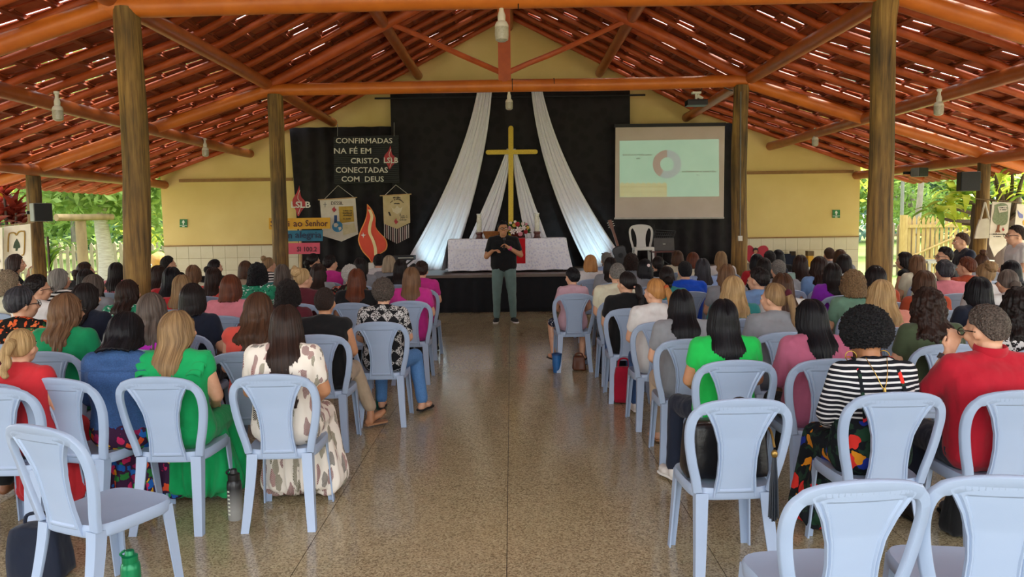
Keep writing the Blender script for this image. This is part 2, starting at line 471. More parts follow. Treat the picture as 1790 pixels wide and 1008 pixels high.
# ------------------------------------------------------------------ the tiled roof: rafters, battens, tiles
roofs = {}
for s, nm in ((-1, 'left'), (1, 'right')):
    for steep in (1, 0):
        R = thing('tiled_roof', 'clay tiled %s roof slope on red brown poles, %s' % (('upper steep', 'lower shallow')[1 - steep], nm + ' side'), 'roof', (0, 0, 0))
        roofs[s, steep] = R
        xa, xb = (0.04, XI + .05) if steep else (XI - .02, XE)
        A = Vector((s * xa, 0, zr(xa))); B = Vector((s * xb, 0, zr(xb) if not steep else 6.12 - .5077 * xb)); e = (B - A); L = e.length; e.normalize()
        n = Vector((-e.z * s, 0, e.x * s)) if s > 0 else Vector((e.z, 0, -e.x))
        if n.z < 0: n = -n
        rl = log(A - n * .05, B - n * .05, .05, .045, 5, 9, .012, .02).mesh('rafter', auto=50)
        y = DF + .2
        while y < DW - .05:
            ob('rafter', rl, m_raft, R, (0, y, 0)); y += .62
        st = .02
        while st < L:
            c = A + e * st + n * .008
            bm_ = MB(); Rm = Matrix((e, Vector((0, 1, 0)), n)).transposed(); bm_.box((c.x, (DF + DW) / 2, c.z), (.05, DW - DF, .024), Rm); ob('batten', bm_, m_batten, R)
            st += .36
def tile_mesh(hw, z0, z1, name, seg=5, ln=.43, th=.012):
    mb = MB(); up = []; lo = []
    for j in (0, 1):
        for i in range(seg + 1):
            u = -1 + 2 * i / seg; k = (1 - .08 * j); z = z0 + (z1 - z0) * u * u
            up.append((ln * (j - .5), u * hw * k, z + th)); lo.append((ln * (j - .5), u * hw * k, z))
    n_ = seg + 1; vs = up + lo; o2 = 2 * n_; fs = []
    for i in range(seg):
        fs += [(i, i + 1, n_ + i + 1, n_ + i), (o2 + i, o2 + n_ + i, o2 + n_ + i + 1, o2 + i + 1)]
    fs += [(0, n_, o2 + n_, o2), (seg, o2 + seg, o2 + n_ + seg, n_ + seg)]
    for i in range(seg): fs += [(i, o2 + i, o2 + i + 1, i + 1), (n_ + i, n_ + i + 1, o2 + n_ + i + 1, o2 + n_ + i)]
    mb.add(vs, fs); return mb
pan = tile_mesh(.106, 0, .014, 'pan'); capt = tile_mesh(.07, .062, .028, 'cap')
pan_m = pan.mesh('pan_tile', smooth=False); cap_m = capt.mesh('cover_tile', smooth=False)
allt = []
for (s, steep), R in roofs.items():
    xa, xb = (0.04, XI + .05) if steep else (XI + .0, XE + .05)
    za = zr(xa); zb = 6.12 - .5077 * xb if steep else zr(xb)
    A = Vector((s * xa, 0, za)); B = Vector((s * xb, 0, zb)); e = (B - A); L = e.length; e.normalize()
    n = e.cross(Vector((0, 1, 0))); n = n if n.z > 0 else -n
    rows = int(L / .36) + 1; y = DF + .1; ci = 0
    pn = .22 if steep else (.5 if s < 0 else .62)
    while y < DW + .15:
        for r in range(rows):
            c = A + e * (r * .36 + .17) + Vector((0, y + random.uniform(-.006, .006), 0)) + n * .034
            e2 = (e + n * .045).normalized(); n2 = (n - e * .045).normalized()
            for kind in (0, 1):
                if kind == 1 and random.random() < pn: continue
                cc = c + (Vector((0, .126, 0)) if kind else Vector((0, 0, 0)))
                aa = random.uniform(-.03, .03)
                yv = Vector((0, 1, 0)) + e2 * aa; yv.normalize(); ev = (e2 - yv * e2.dot(yv)).normalized()
                X_ = ev; Z_ = X_.cross(yv)
                if Z_.z < 0: Y_ = -yv; Z_ = -Z_
                else: Y_ = yv
                mt = Matrix(((X_.x, Y_.x, Z_.x, cc.x), (X_.y, Y_.y, Z_.y, cc.y), (X_.z, Y_.z, Z_.z, cc.z), (0, 0, 0, 1)))
                q = proj(cc); ok = q is not None and -20 < q[0] < 1810 and -20 < q[1] < 1008
                allt.append(((cc - CAM).length + (0 if ok else 1000), s, steep, kind, mt))
        y += .252
rest = {}
for key in roofs:
    sub = sorted([a for a in allt if (a[1], a[2]) == key], key=lambda a: a[0])
    nbig = 290
    mb = MB()
    for i, (dd, s, steep, kind, mt) in enumerate(sub):
        if i < nbig and dd < 900:
            o = ob(('roof_tile', 'cover_tile')[kind], (pan_m, cap_m)[kind], m_tile, roofs[key]); o.matrix_local = mt
        else:
            src = capt if kind else pan; k0 = len(mb.v)
            mb.v += [tuple(mt @ Vector(v)) for v in src.v]; mb.f += [tuple(a + k0 for a in f) for f in src.f]
    me = bpy.data.meshes.new('further_tiles'); me.from_pydata(mb.v, [], mb.f); me.materials.append(None)
    o = ob('further_tiles', me, m_tile, roofs[key]); o['kind'] = 'stuff'
# ridge caps
rg = MB()
for i in range(47):
    y = DF + .2 + i * .4; rg.tube([(0, y, 6.13), (0, y + .43, 6.15)], .14, 10)
ob('ridge_tiles', rg, m_tile, roofs[-1, 1])['kind'] = 'stuff'

# ------------------------------------------------------------------ hanging lamps
m_lampw = M('lamp_white_plastic', '#d8d2c2', '#cfc8b6', 4, .4)
m_lampg = M('lamp_frosted_grey', '#b9b2a0', '#a29b88', 60, .3)
def lamp(px, py, d, lab, s=1.):
    p = P(px, py, d); t = thing('hanging_bulb', lab, 'lamp', p, 0, 'ceiling bulbs', s)
    a = MB(); a.lathe([(.008, .055), (.032, .06), (.034, .12), (.024, .15), (.02, .16), (.02, .2), (.03, .205), (.03, .235)], n=14); ob('socket', a, m_lampw, t)
    a = MB(); a.lathe([(.02, .08), (.045, .065), (.058, .04), (.06, .02)], n=16); ob('collar', a, m_lampw, t)
    a = MB(); a.lathe([(.058, .022), (.06, -.04), (.055, -.085), (.03, -.1), (.005, -.102)], n=18); ob('bulb', a, m_lampg, t)
lamp(877, 52, D1, 'white bulb hanging under the near tie beam', 1.15)
lamp(890, 181, D2, 'white bulb hanging under the far tie beam above the cross')
lamp(101, 196, 8.9, 'white bulb under the left middle purlin, nearest the left edge')
lamp(359, 264, 14.2, 'white bulb under the left middle purlin near the cream wall')
lamp(1641, 188, 9.9, 'white bulb under the right middle purlin, nearest the right edge')
lamp(1425, 246, 14.4, 'white bulb under the right middle purlin near the cream wall')
# ------------------------------------------------------------------ stage
m_stagetop = M('stage_top_brown', '#6b5a4c', '#5a4a3e', 5, .45, .1, (1, 6, 1))
st = thing('stage', 'low stage platform with brown top and black skirt', 'stage', (0, 14.4, 0))
a = MB(); a.box((0, 15.66, .34), (10.4, 2.5, .66)); ob('platform', a, M('stage_dark_wood', '#2b2420', '#201a17', 6, .7), st, world=True)
a = MB(); a.box((0, 15.64, .69), (10.5, 2.58, .05)); ob('deck', a, m_stagetop, st, world=True)
a = MB(); a.grid(lambda u, v: (-5.22 + 10.44 * u, 14.38 + .014 * math.sin(u * 240) + .02 * noise.noise((u * 40, v * 3, 0)), .655 * v), 420, 6)
ob('black_skirt', evalmesh(a, [('SOLIDIFY', dict(thickness=.006))]), m_black, st, world=True)
ZS = .715
# curtains
def curtain(x0, x1, z0, z1, d, lab, amp=.02, fr=9, slant=0):
    a = MB()
    def fn(u, v):
        x = x0 + (x1 - x0) * u + slant * (1 - v)
        return (x, d + amp * math.sin(x * fr * 2 + .6 * math.sin(x * 3)) + .015 * noise.noise((x * 2, v * 3, d)), z0 + (z1 - z0) * v)
    a.grid(fn, int((x1 - x0) * 60), 8)
    return tag(ob('black_curtain', evalmesh(a, [('SOLIDIFY', dict(thickness=.008))]), m_curtain), lab, 'curtain', 'black stage curtains')
def X(px, d): return P(px, 388, d).x
def Z(px, py, d): return P(px, py, d).z
curtain(X(688, 16.75), X(1101, 16.75), ZS, Z(895, 147, 16.75), 16.75, 'tall black curtain behind the cross and altar', .012, 7)
curtain(X(513, 16.85), X(700, 16.85), ZS, Z(600, 222, 16.85), 16.85, 'lower black curtain behind the hanging letter board', .03, 8, .12)
curtain(X(1085, 16.85), X(1281, 16.85), ZS, Z(1180, 216, 16.85), 16.85, 'lower black curtain behind the projection screen', .03, 8)
a = MB(); a.tube([P(655, 172, 16.7), P(1128, 166, 16.7)], .02, 8); tag(ob('curtain_rod', a, M('black_metal', '#161616', '#0e0e0e', 8, .5)), 'dark rod holding the tall black curtain', 'rod')

# white drapes
m_white = cloth('#f2f0f4', 'white_drape', .95)
def drape(top, mid, bot, w0, w1, w2, d, lab, n=5, db=0):
    """pleated hanging cloth; control points in photo pixels"""
    a = MB(); pts = [(top, w0), (mid, w1), (bot, w2)]
    def fn(u, v):
        k = v * v
        x = (1-v)**2 * top[0] + 2*v*(1-v) * mid[0] + k * bot[0]; y = (1-v)**2 * top[1] + 2*v*(1-v) * mid[1] + k * bot[1]
        w = (1-v)**2 * w0 + 2*v*(1-v) * w1 + k * w2
        dd = d - db * k
        p = P(x + (u - .5) * w, y, dd)
        fold = .028 * math.sin(u * n * 2 * math.pi + 1.2 * math.sin(v * 3)) + .014 * math.sin(u * n * 4.7 * math.pi + v * 4)
        return (p.x, p.y + fold, p.z)
    a.grid(fn, 60, 30)
    return tag(ob('white_drape', evalmesh(a, [('SOLIDIFY', dict(thickness=.006))]), m_white), lab, 'drape', 'white altar drapes')
drape((848, 150), (830, 300), (742, 476), 24, 42, 88, 16.55, 'long white drape sweeping down to the left of the altar', 5, .35)
drape((937, 150), (958, 300), (1068, 474), 18, 36, 76, 16.55, 'long white drape sweeping down to the right of the altar', 5, .35)
drape((890, 260), (872, 340), (822, 462), 8, 30, 46, 16.35, 'short white drape falling left from the cross arm', 4, .1)
drape((897, 260), (915, 340), (950, 462), 8, 26, 44, 16.35, 'short white drape falling right from the cross arm', 4, .1)

# cross
m_gold = M('gold_glitter', '#d2b41c', '#a8870f', 90, .35, .6, dist=.006, metal=.25)
cx = thing('gold_cross', 'tall yellow gold cross behind the altar', 'cross', P(893, 480, 16.3))
def bar(p, q, w, dd):
    mb = MB(); r = w / 2; A_ = P(*p, dd); B_ = P(*q, dd); t = (B_ - A_).normalized(); nn = Vector((-t.z, 0, t.x)); pts = []
    for k in range(9): a_ = math.pi * k / 8; pts.append(A_ - t * math.sin(a_) * r + nn * math.cos(a_) * r)
    for k in range(9): a_ = math.pi * k / 8; pts.append(B_ + t * math.sin(a_) * r - nn * math.cos(a_) * r)
    return mb.prism(pts, (0, .05, 0))
ob('upright', bar((893, 224), (893, 462), .105, 16.28), m_gold, cx, world=True)
ob('crossarm', bar((853, 266), (936, 265), .095, 16.275), m_gold, cx, world=True)

# altar table
AT = thing('altar_table', 'long altar table covered by a white lace cloth', 'table', (P(886, 478, 15.0).x, 15.35, ZS))
xl, xr = X(782, 15.0), X(990, 15.0); zt = Z(886, 418, 15.0)
m_lace = None
t = NT('white_lace'); v = t.coords(); vo = t.n('TexVoronoi'); vo.inputs['Scale'].default_value = 22; t.l(v, vo.inputs['Vector']); t.bump(vo.outputs['Distance'], .6, .02)
m_lace = t.done(t.ramp(vo.outputs['Distance'], [(.2, '#dcdcec'), (.5, '#f2f1f7')]), .9)
a = MB()
for x in (xl + .1, xr - .1):
    for y in (15.12, 15.6): a.box((x, y, (ZS + zt) / 2), (.07, .07, zt - ZS - .03))
ob('table_frame', a, M('dark_table_wood', '#4a3222', '#3a2719', 6, .6), AT, world=True)
a = MB()
def fn(u, v):
    # cloth drop around the table edge
    per = u * (2 * (xr - xl) + 2 * .66); w = xr - xl
    fl = .05 * v * (1 + .5 * math.sin(u * 90)) 
    if per < w: x, y, nx, ny = xl + per, 15.02, 0, -1
    elif per < w + .66: x, y, nx, ny = xr, 15.02 + per - w, 1, 0
    elif per < 2*w + .66: x, y, nx, ny = xr - (per - w - .66), 15.68, 0, 1
    else: x, y, nx, ny = xl, 15.68 - (per - 2*w - .66), -1, 0
    if nx: x += nx * .07 * v
    return (x + nx * fl, y + ny * fl, zt + .005 - v * (zt - ZS - .03 - .03 * abs(math.sin(u * 40)) * 0.4))
a.grid(fn, 240, 8); a.box(((xl + xr) / 2, 15.35, zt), (xr - xl, .66, .02))
ob('lace_cloth', a.mesh('lace_cloth', auto=60), m_lace, AT, world=True)
a = MB(); a.box((0, 0, 0), (1.9, .006, .04)); 
for k in range(2): pass
zr_ = MB()
for i in range(60):
    x = xl + .12 + (xr - xl - .24) * i / 59
    zr_.prism([(x - .02, 14.965, zt - .18), (x + .02, 14.965, zt - .18), (x, 14.965, zt - .22)], (0, -.004, 0))
o = ob('lace_scallops', zr_, m_white, AT, world=True); o['kind'] = 'stuff'
xa, xb = X(896, 15.0), X(915, 15.0)
a = MB(); a.box((xa - .12 + (xb - xa) / 2, 15.3, zt + .016), (xb - xa + .3, .6, .008)); a.box((xa - .12 + (xb - xa) / 2, 14.955, (zt + Z(905, 461, 15)) / 2 + .01), (xb - xa + .3, .012, zt - Z(905, 461, 15)))
tag(ob('red_runner', a, cloth('#c1121c', 'red_runner')), 'red altar runner hanging over the front of the lace cloth', 'table runner')
# candle lanterns
m_glassy = M('candle_glass_cream', '#d9d4c4', '#bdb7a4', 30, .2)
m_dkred = M('dark_red_wood', '#5e2418', '#431810', 9, .4)
for px, lab in ((838, 'tall glass candle on a dark wood base at the left of the altar'), (939, 'tall glass candle on a dark wood base at the right of the altar')):
    p = P(px, 416, 15.2); p.z = zt + .01
    t = thing('candle_lantern', lab, 'candle', p, 0, 'altar candles')
    a = MB(); a.lathe([(.075, 0), (.075, .02), (.06, .03), (.055, .08), (.07, .1), (.07, .13), (.05, .135)], n=18); ob('base', a, m_dkred, t)
    a = MB(); a.lathe([(.045, .13), (.05, .16), (.05, .38), (.042, .42), (.044, .48)], n=18); ob('glass', a, m_glassy, t)
    a = MB(); a.lathe([(.046, .475), (.05, .48), (.05, .495), (.046, .5), (.04, .5)], n=18); ob('rim', a, M('bright_metal', '#c9c7c2', '#a9a7a2', 9, .3, metal=.6), t)
# basket
p = P(859, 416, 15.2); p.z = zt + .01
bk = thing('wicker_basket', 'brown wicker basket on the altar beside the left candle', 'basket', p)
m_wick = M('wicker', '#a9692c', '#7a4519', 40, .7, .6, (1, 1, 3))
a = MB()
for k in range(6):
    z = .012 + k * .02; r = .1 + k * .008; a.tube([(math.cos(w) * r * 1.1, math.sin(w) * r, z) for w in [i * 2 * math.pi / 24 for i in range(25)]], .0105, 6, False)
a.lathe([(.1, 0), (.1, .012)], n=20); ob('weave', a, m_wick, bk)
a = MB(); a.tube([(math.cos(w) * .16, math.sin(w) * .145, .135) for w in [i * 2 * math.pi / 24 for i in range(25)]], .014, 6, False); ob('rim', a, m_wick, bk)
# flowers
p = P(905, 416, 15.35); p.z = zt + .02
fl = thing('flower_arrangement', 'bouquet of white lilies and red roses on the altar', 'flowers', p)
a = MB(); a.lathe([(.08, 0), (.12, .02), (.15, .1), (.14, .11)], n=18); ob('bowl', a, m_dkred, fl)
g = MB()
for i in range(160):
    u = Vector((random.gauss(0, 1), random.gauss(0, 1), abs(random.gauss(0, 1)))).normalized(); c = Vector((u.x * .24, u.y * .16, .09 + u.z * .22)); s_ = .05
    v_ = Vector((random.gauss(0, 1), random.gauss(0, 1), random.gauss(0, 1))).normalized(); w_ = u.cross(v_).normalized()
    g.add([c - w_ * s_ * .35, c + u * s_, c + w_ * s_ * .35, c - u * s_ * .6], [(0, 1, 2, 3)])
o = ob('greenery', g.mesh('greenery'), leafmat('bouquet_green', '#2f5a22', '#4d7a31'), fl); o['kind'] = 'stuff'
def flower(c, r, kind, mat):
    b = MB()
    if kind == 'lily':
        for k in range(6):
            a_ = k * math.pi / 3; d_ = Vector((math.cos(a_), -.35, math.sin(a_))); s_ = Vector((-math.sin(a_), 0, math.cos(a_)))
            b.add([(0, 0, 0), d_ * r * .55 + s_ * r * .25, d_ * r, d_ * r * .55 - s_ * r * .25], [(0, 1, 2, 3)])
        b.ell((0, -.01, 0), (r * .16, r * .16, r * .16), None, 8, 5)
    else:
        for k in range(3): b.ell((0, -.01 * k, 0), (r * (1 - .25 * k), r * .6, r * (1 - .25 * k)), Matrix.Rotation(k * .7, 3, 'Y'), 9, 6)
    ob('blossom', b.mesh('blossom', smooth=True), mat, fl, c)
mw = M('petal_white', '#efe9e4', '#e3c9c4', 20, .6); mr_ = M('petal_red', '#c02a36', '#8f1722', 20, .6); my_ = M('petal_yellow', '#e3c46a', '#d6a84a', 20, .6); mp_ = M('petal_pink', '#dd9aa6', '#c9808f', 20, .6)
for cx_, cz_, r_, k_, m_ in ((.02, .16, .085, 'lily', mw), (-.1, .13, .07, 'lily', mw), (.12, .2, .06, 'lily', mw), (.0, .27, .05, 'rose', mr_), (-.07, .25, .04, 'rose', my_), (.16, .12, .045, 'rose', mr_), (.1, .28, .035, 'rose', mw), (-.16, .2, .04, 'rose', mp_), (-.05, .32, .03, 'rose', mw), (.2, .2, .035, 'rose', my_), (.17, .27, .03, 'rose', mp_), (-.14, .3, .03, 'rose', mw), (.05, .08, .05, 'rose', mp_)):
    flower((cx_, -.17 + .1 * abs(cx_), cz_), r_, k_, m_)

# ------------------------------------------------------------------ letter board
m_board = M('black_pleated_board', '#141516', '#1f2022', 30, .55, .5, (1, 1, 12))
m_letter = M('cream_letters', '#dcd8cc', '#cfcabc', 12, .6)
m_flame = M('red_flame', '#b8262a', '#9c1a20', 6, .5)
m_flamelt = M('pale_flame_line', '#e8dfd2', '#dccfbd', 6, .5)
DB = 16.3
lb = thing('letter_board', 'black hanging board with cream letters and a red flame emblem', 'sign', P(640, 320, DB))
ob('panel', poly_px([(583, 239), (696, 236), (698, 319), (585, 321)], DB, .03), m_board, lb, world=True)
ps = MB()
for i in range(24):
    y = 241 + i * 3.4; ps.tube([P(584, y, DB - .005), P(697, y - 2, DB - .005)], .012, 5)
ob('pleats', ps, m_board, lb, world=True)['kind'] = 'stuff'
for body, x0, y0, x1, y1 in (('CONFIRMADAS', 587, 241, 686, 250.5), ('NA FÉ EM', 584, 256, 649, 268.5), ('CRISTO', 613, 276, 663, 285.5), ('CONECTADAS', 587, 292, 678, 302), ('COM  DEUS', 597, 308, 671, 317.5)):
    text_px(body, x0, y0, x1, y1, DB - .03, m_letter, lb, .012)
FL = [(.5, 0), (.44, .1), (.3, .25), (.1, .38), (0, .52), (.06, .66), (.25, .8), (.42, 1), (.62, .86), (.85, .72), (1, .6), (.86, .48), (.64, .36), (.56, .2)]
def flame_px(x0, y0, x1, y1, d, parent, t=.012, mat=None, name='flame'):
    pts = smoothpath([Vector((x0 + a * (x1 - x0), y0 + b * (y1 - y0), 0)) for a, b in FL] + [Vector((x0 + .5 * (x1 - x0), y0, 0))], 3)[:-1]
    return ob(name, poly_px([(p.x, p.y) for p in pts], d, t), mat or m_flame, parent, world=True)
def line_px(pts, d, r, mat, parent, name='line', closed=False):
    pp = smoothpath([P(x, y, d) for x, y in pts], 5); mb = MB(); mb.tube(pp, r, 6); return ob(name, mb, mat, parent, world=True)
def flame_logo(x0, y0, x1, y1, d, parent, tx0, tx1, ty0, ty1):
    flame_px(x0, y0, x1, y1, d, parent)
    w = x1 - x0; h = y1 - y0
    line_px([(x0 + .55*w, y0 + .15*h), (x0 + .4*w, y0 + .4*h), (x0 + .62*w, y0 + .6*h), (x0 + .45*w, y0 + .92*h)], d - .008, .006, m_flamelt, parent, 'flame_line')
    text_px('LSLB', tx0, ty0, tx1, ty1, d - .02, m_letter, parent, .02)
flame_logo(671, 254, 694, 296, DB - .035, lb, 671, 696, 275, 285)
for px, py in ((590, 217), (689, 214)):
    ln = MB(); q0 = P(px, py, DB); q1 = P(px, 238, DB)
    for k in range(5):
        c0 = q0.lerp(q1, k / 5); c1 = q0.lerp(q1, (k + 1) / 5); ln.tube([c0, c1], .008, 6)
    ob('chain', ln, M('grey_chain', '#8d8d8d', '#6d6d6d', 9, .4, metal=.7), lb, world=True)

def marks_px(x0, x1, y, h, d, mat, parent, arc=0., name='print_marks'):
    """row of small print too fine to read: little upright strokes"""
    mb = MB(); x = x0; rr = random.Random(int(x0 * 7 + y * 3))
    while x < x1 - .4:
        w = rr.uniform(.6, 1.5); k = rr.uniform(.55, 1); u = (x - x0) / (x1 - x0) * 2 - 1; yy = y + arc * u * u
        if rr.random() > .14:
            mb.prism([P(x, yy, d), P(x + w, yy, d), P(x + w, yy - h * k, d), P(x, yy - h * k, d)], (0, .004, 0))
        x += w + .35
    o = ob(name, mb, mat, parent, world=True); o['kind'] = 'stuff'; return o
# banners
m_canvas = M('cream_canvas', '#ddd5c3', '#d0c6b1', 7, .8, .15); m_tan = M('tan_canvas', '#cdb98c', '#c0aa79', 7, .8, .15)
m_rod = M('pale_wood_rod', '#c9a878', '#b08f60', 9, .6); m_string = M('pale_string', '#cfcac0', '#bdb7ab', 30, .8)
m_ink = M('dark_ink', '#3c3530', '#2c2622', 9, .8); m_blue = M('globe_blue', '#2f6f9c', '#3d8fb4', 12, .5); m_parch = M('parchment', '#c8a53c', '#a98528', 9, .7); m_book = M('book_page', '#d8cba0', '#c7b98c', 9, .7)
b1 = thing('hanging_banner', 'cream banner with a candle on a globe and a parchment scroll', 'banner', P(595, 420, DB), 0, 'banners under the letter board')
ob('canvas', poly_px([(559, 349), (621, 345), (626, 409), (597, 422), (564, 412)], DB, .012), m_canvas, b1, world=True)
a = MB(); a.tube([P(556, 349, DB), P(624, 345, DB)], .012, 8); ob('rod', a, m_rod, b1, world=True)
a = MB(); a.tube([P(567, 348, DB), P(591, 324, DB), P(619, 345, DB)], .006, 6); ob('string', a, m_string, b1, world=True)
text_px('DESSIL', 579, 352, 600, 358, DB - .003, m_ink, b1, .0)
flame_px(580.5, 360, 588, 371, DB - .01, b1, .01)
ob('candle_stem', poly_px([(584, 376), (589, 376), (589, 389), (584, 389)], DB - .01, .01), M('candle_blue', '#244f86', '#1c3f70', 9, .5), b1, world=True)
ob('globe', poly_px([(590 + 9.5*math.cos(k*.314), 396 + 9.5*math.sin(k*.314)) for k in range(20)], DB - .01, .01), m_blue, b1, world=True)
ob('land_patch', poly_px([(583, 391), (588, 389), (592, 393), (588, 397), (584, 396)], DB - .016, .008), m_canvas, b1, world=True)
ob('land_patch', poly_px([(591, 397), (596, 396), (597, 400), (593, 403)], DB - .016, .008), m_canvas, b1, world=True)
ob('scroll', poly_px([(592, 361), (617, 360), (619, 387), (594, 390)], DB - .01, .01), m_parch, b1, world=True)
ob('open_book', poly_px([(598, 391), (608, 393), (619, 389), (623, 405), (610, 408), (600, 411)], DB - .01, .01), m_book, b1, world=True)
for y in (369, 373, 377, 383): marks_px(598 + (y % 3), 616 - (y % 4), y, 2, DB - .016, m_ink, b1)
line_px([(565, 357), (571, 357)], DB - .008, .004, m_ink, b1, 'small_cross'); line_px([(568, 353), (568, 362)], DB - .008, .004, m_ink, b1, 'small_cross')
b2 = thing('hanging_banner', 'tan banner with a dove, a small flame and a striped fringe', 'banner', P(694, 425, DB), 0, 'banners under the letter board')
ob('canvas', poly_px([(669, 341), (716, 339), (717, 389), (694, 400), (671, 391)], DB, .012), m_tan, b2, world=True)
a = MB(); a.tube([P(664, 342, DB), P(719, 339, DB)], .012, 8); ob('rod', a, m_rod, b2, world=True)
a = MB(); a.tube([P(673, 341, DB), P(692, 323, DB), P(713, 339, DB)], .006, 6); ob('string', a, m_string, b2, world=True)
fr_c = ['#d8cfc0', '#3a2a26', '#c7a9a0', '#8a6a60', '#e5ddcf', '#2c2220']
for i in range(26):
    x = 672 + i * 1.75; y0 = 391 + 9 * (1 - abs((x - 694) / 23)); y1 = 414 + 12 * (1 - abs((x - 694) / 23))
    a = MB(); a.tube([P(x, y0, DB), P(x + .3, y1, DB)], .009, 5); ob('fringe', a, M('fringe%d' % (i % 6), fr_c[i % 6]), b2, world=True)
marks_px(687, 699, 346.5, 3, DB - .006, m_ink, b2); marks_px(682, 705, 349, 2.6, DB - .006, m_ink, b2, 6); marks_px(688.5, 698.5, 356.5, 2.4, DB - .006, m_ink, b2)
m_dove = M('dove_cream', '#e0d4b4', '#d2c39d', 9, .7)
ob('dove_emblem', poly_px([(684, 362), (690, 365), (694, 359), (699, 364), (704, 361), (701, 370), (694, 374), (687, 370)], DB - .008, .008), m_dove, b2, world=True)
for k in range(5): marks_px(698.5, (701.5, 711.5, 712.5, 707, 711)[k], 375 + k * 2.5, 1.7, DB - .006, m_ink, b2)
ob('ink_cross', poly_px([(678, 370), (681, 370), (684, 377), (681, 377)], DB - .006, .006), m_ink, b2, world=True)
flame_px(689, 381, 696, 392, DB - .01, b2, .008)

# song signs on a pole
DS = 15.6
sg = thing('song_sign_post', 'wooden pole with yellow, blue and pink song signs and a flame on top', 'sign', (P(525, 470, DS).x, DS, ZS))
a = MB(); a.tube([P(525, 388, DS + .03), (P(525, 470, DS).x, DS + .03, ZS)], .03, 8); ob('pole', a, m_rod, sg, world=True)
yl = M('sign_yellow', '#d9a31c', '#cc9414', 6, .6); bl_ = M('sign_blue', '#1b6f8c', '#175f79', 6, .6); pk = M('sign_pink', '#d9566a', '#cc4a5f', 6, .6)
ob('yellow_board', poly_px([(470, 382), (577, 380), (577, 399.5), (471, 401)], DS, .02), yl, sg, world=True)
ob('blue_board', poly_px([(480, 403), (564, 402), (564, 421), (481, 422)], DS, .02), bl_, sg, world=True)
ob('pink_board', poly_px([(485, 425), (559, 424), (559, 443.5), (486, 444.5)], DS, .02), pk, sg, world=True)
m_maroon = M('maroon_letters', '#5a2016', '#4a1810', 9, .6); m_navyl = M('navy_letters', '#12294a', '#0d2140', 9, .6)
text_px('Servi', 473, 385, 506, 396, DS - .01, m_maroon, sg, .01); text_px('ao', 513, 388, 528.5, 396, DS - .01, m_maroon, sg, .01); text_px('Senhor', 534, 384.5, 573, 395.5, DS - .01, m_maroon, sg, .01)
text_px('com', 484, 408.5, 510, 416.5, DS - .01, m_navyl, sg, .012); text_px('alegria', 516, 404.5, 562, 419, DS - .01, m_navyl, sg, .012)
text_px('Sl 100.2', 519, 431, 554, 439.5, DS - .01, M('brown_letters', '#4c1a20', '#3c1218', 9, .6), sg, .012)
flame_logo(511, 324, 535, 378, DS - .01, sg, 509, 543, 352, 363)

# big flame
bf = thing('flame_cutout', 'large orange flame cutout with a cream stripe on a stand', 'decoration', P(650, 462, 15.4))
o1 = [(641.5, 356), (650, 366), (656, 381), (656.5, 396), (664, 407), (673, 416), (677, 427), (674.5, 437), (664, 444), (655, 449), (650, 460), (645, 452), (634, 440), (627.5, 427), (626, 416), (630, 402), (637, 387), (641, 372)]
def scl(pts, k, c=(651, 418)): return [(c[0] + (x - c[0]) * k, c[1] + (y - c[1]) * (k + .02)) for x, y in pts]
def smp(pts): return [(p.x, p.y) for p in smoothpath([Vector((x, y, 0)) for x, y in pts + pts[:1]], 3)[:-1]]
ob('border', poly_px(smp(o1), 15.4, .03), M('flame_border', '#f0a253', '#e48f3c', 6, .6), bf, world=True)
ob('body', poly_px(smp(scl(o1, .92)), 15.375, .03), M('flame_orange', '#dc4a26', '#cf3d1c', 5, .6), bf, world=True)
sw = smoothpath([Vector((p[0], p[1], 0)) for p in ((645.5, 366), (650, 378), (647, 392), (646, 406), (652, 420), (656, 434), (656.5, 446))], 4)
pl_ = [(p.x - 2.6, p.y) for p in sw] + [(p.x + 2.6, p.y) for p in reversed(sw)]
ob('stripe', poly_px(pl_, 15.36, .02), M('flame_cream', '#ecd7a0', '#e2c987', 6, .6), bf, world=True)
ob('star_cross', poly_px([(634.8, 406), (636, 409.5), (640, 410.5), (636, 412), (635.3, 416), (633.8, 412), (630.5, 410.8), (634, 409.5)], 15.362, .015), m_letter, bf, world=True)
ob('stand', poly_px([(644, 459), (654, 459), (654, 476), (644, 476)], 15.4, .1), m_letter, bf, world=True)

# ------------------------------------------------------------------ projection screen
DP = 16.45
m_scr = M('screen_fabric', '#cfc0b4', '#c6b6a8', 2, .7); m_frameb = M('black_border', '#131214', '#1a181a', 9, .6)
ps_ = thing('projection_screen', 'white pull-down projection screen showing a ring chart slide', 'screen', P(1170, 381, DP))
ob('fabric', poly_px([(1076, 221), (1267, 218), (1265, 380), (1075, 381.5)], DP, .01), m_scr, ps_, world=True)
ob('case', poly_px([(1074, 217), (1269, 214), (1269, 220), (1074, 222.5)], DP - .03, .08), m_frameb, ps_, world=True)
ob('bottom_bar', poly_px([(1074, 380), (1266, 379), (1266, 382), (1074, 383)], DP - .02, .03), M('silver_bar', '#b9b2ab', '#a8a19a', 9, .4), ps_, world=True)
def emis(name, c, s):
    t = NT(name); t.b.inputs['Emission Color'].default_value = lin(c); t.b.inputs['Emission Strength'].default_value = s
    f = t.noise(t.coords(), 2, 2); return t.done(t.ramp(f, [(.3, '#bdb9ae'), (.7, '#b5b1a6')]), .8)
SE = .085  # slide emission stands in for the projector's light on the screen
slide = ob('slide', poly_px([(1083, 246), (1256.5, 243), (1257, 343), (1083, 344.5)], DP - .004, .004), emis('slide_green', '#8fd8b8', SE), ps_, world=True)
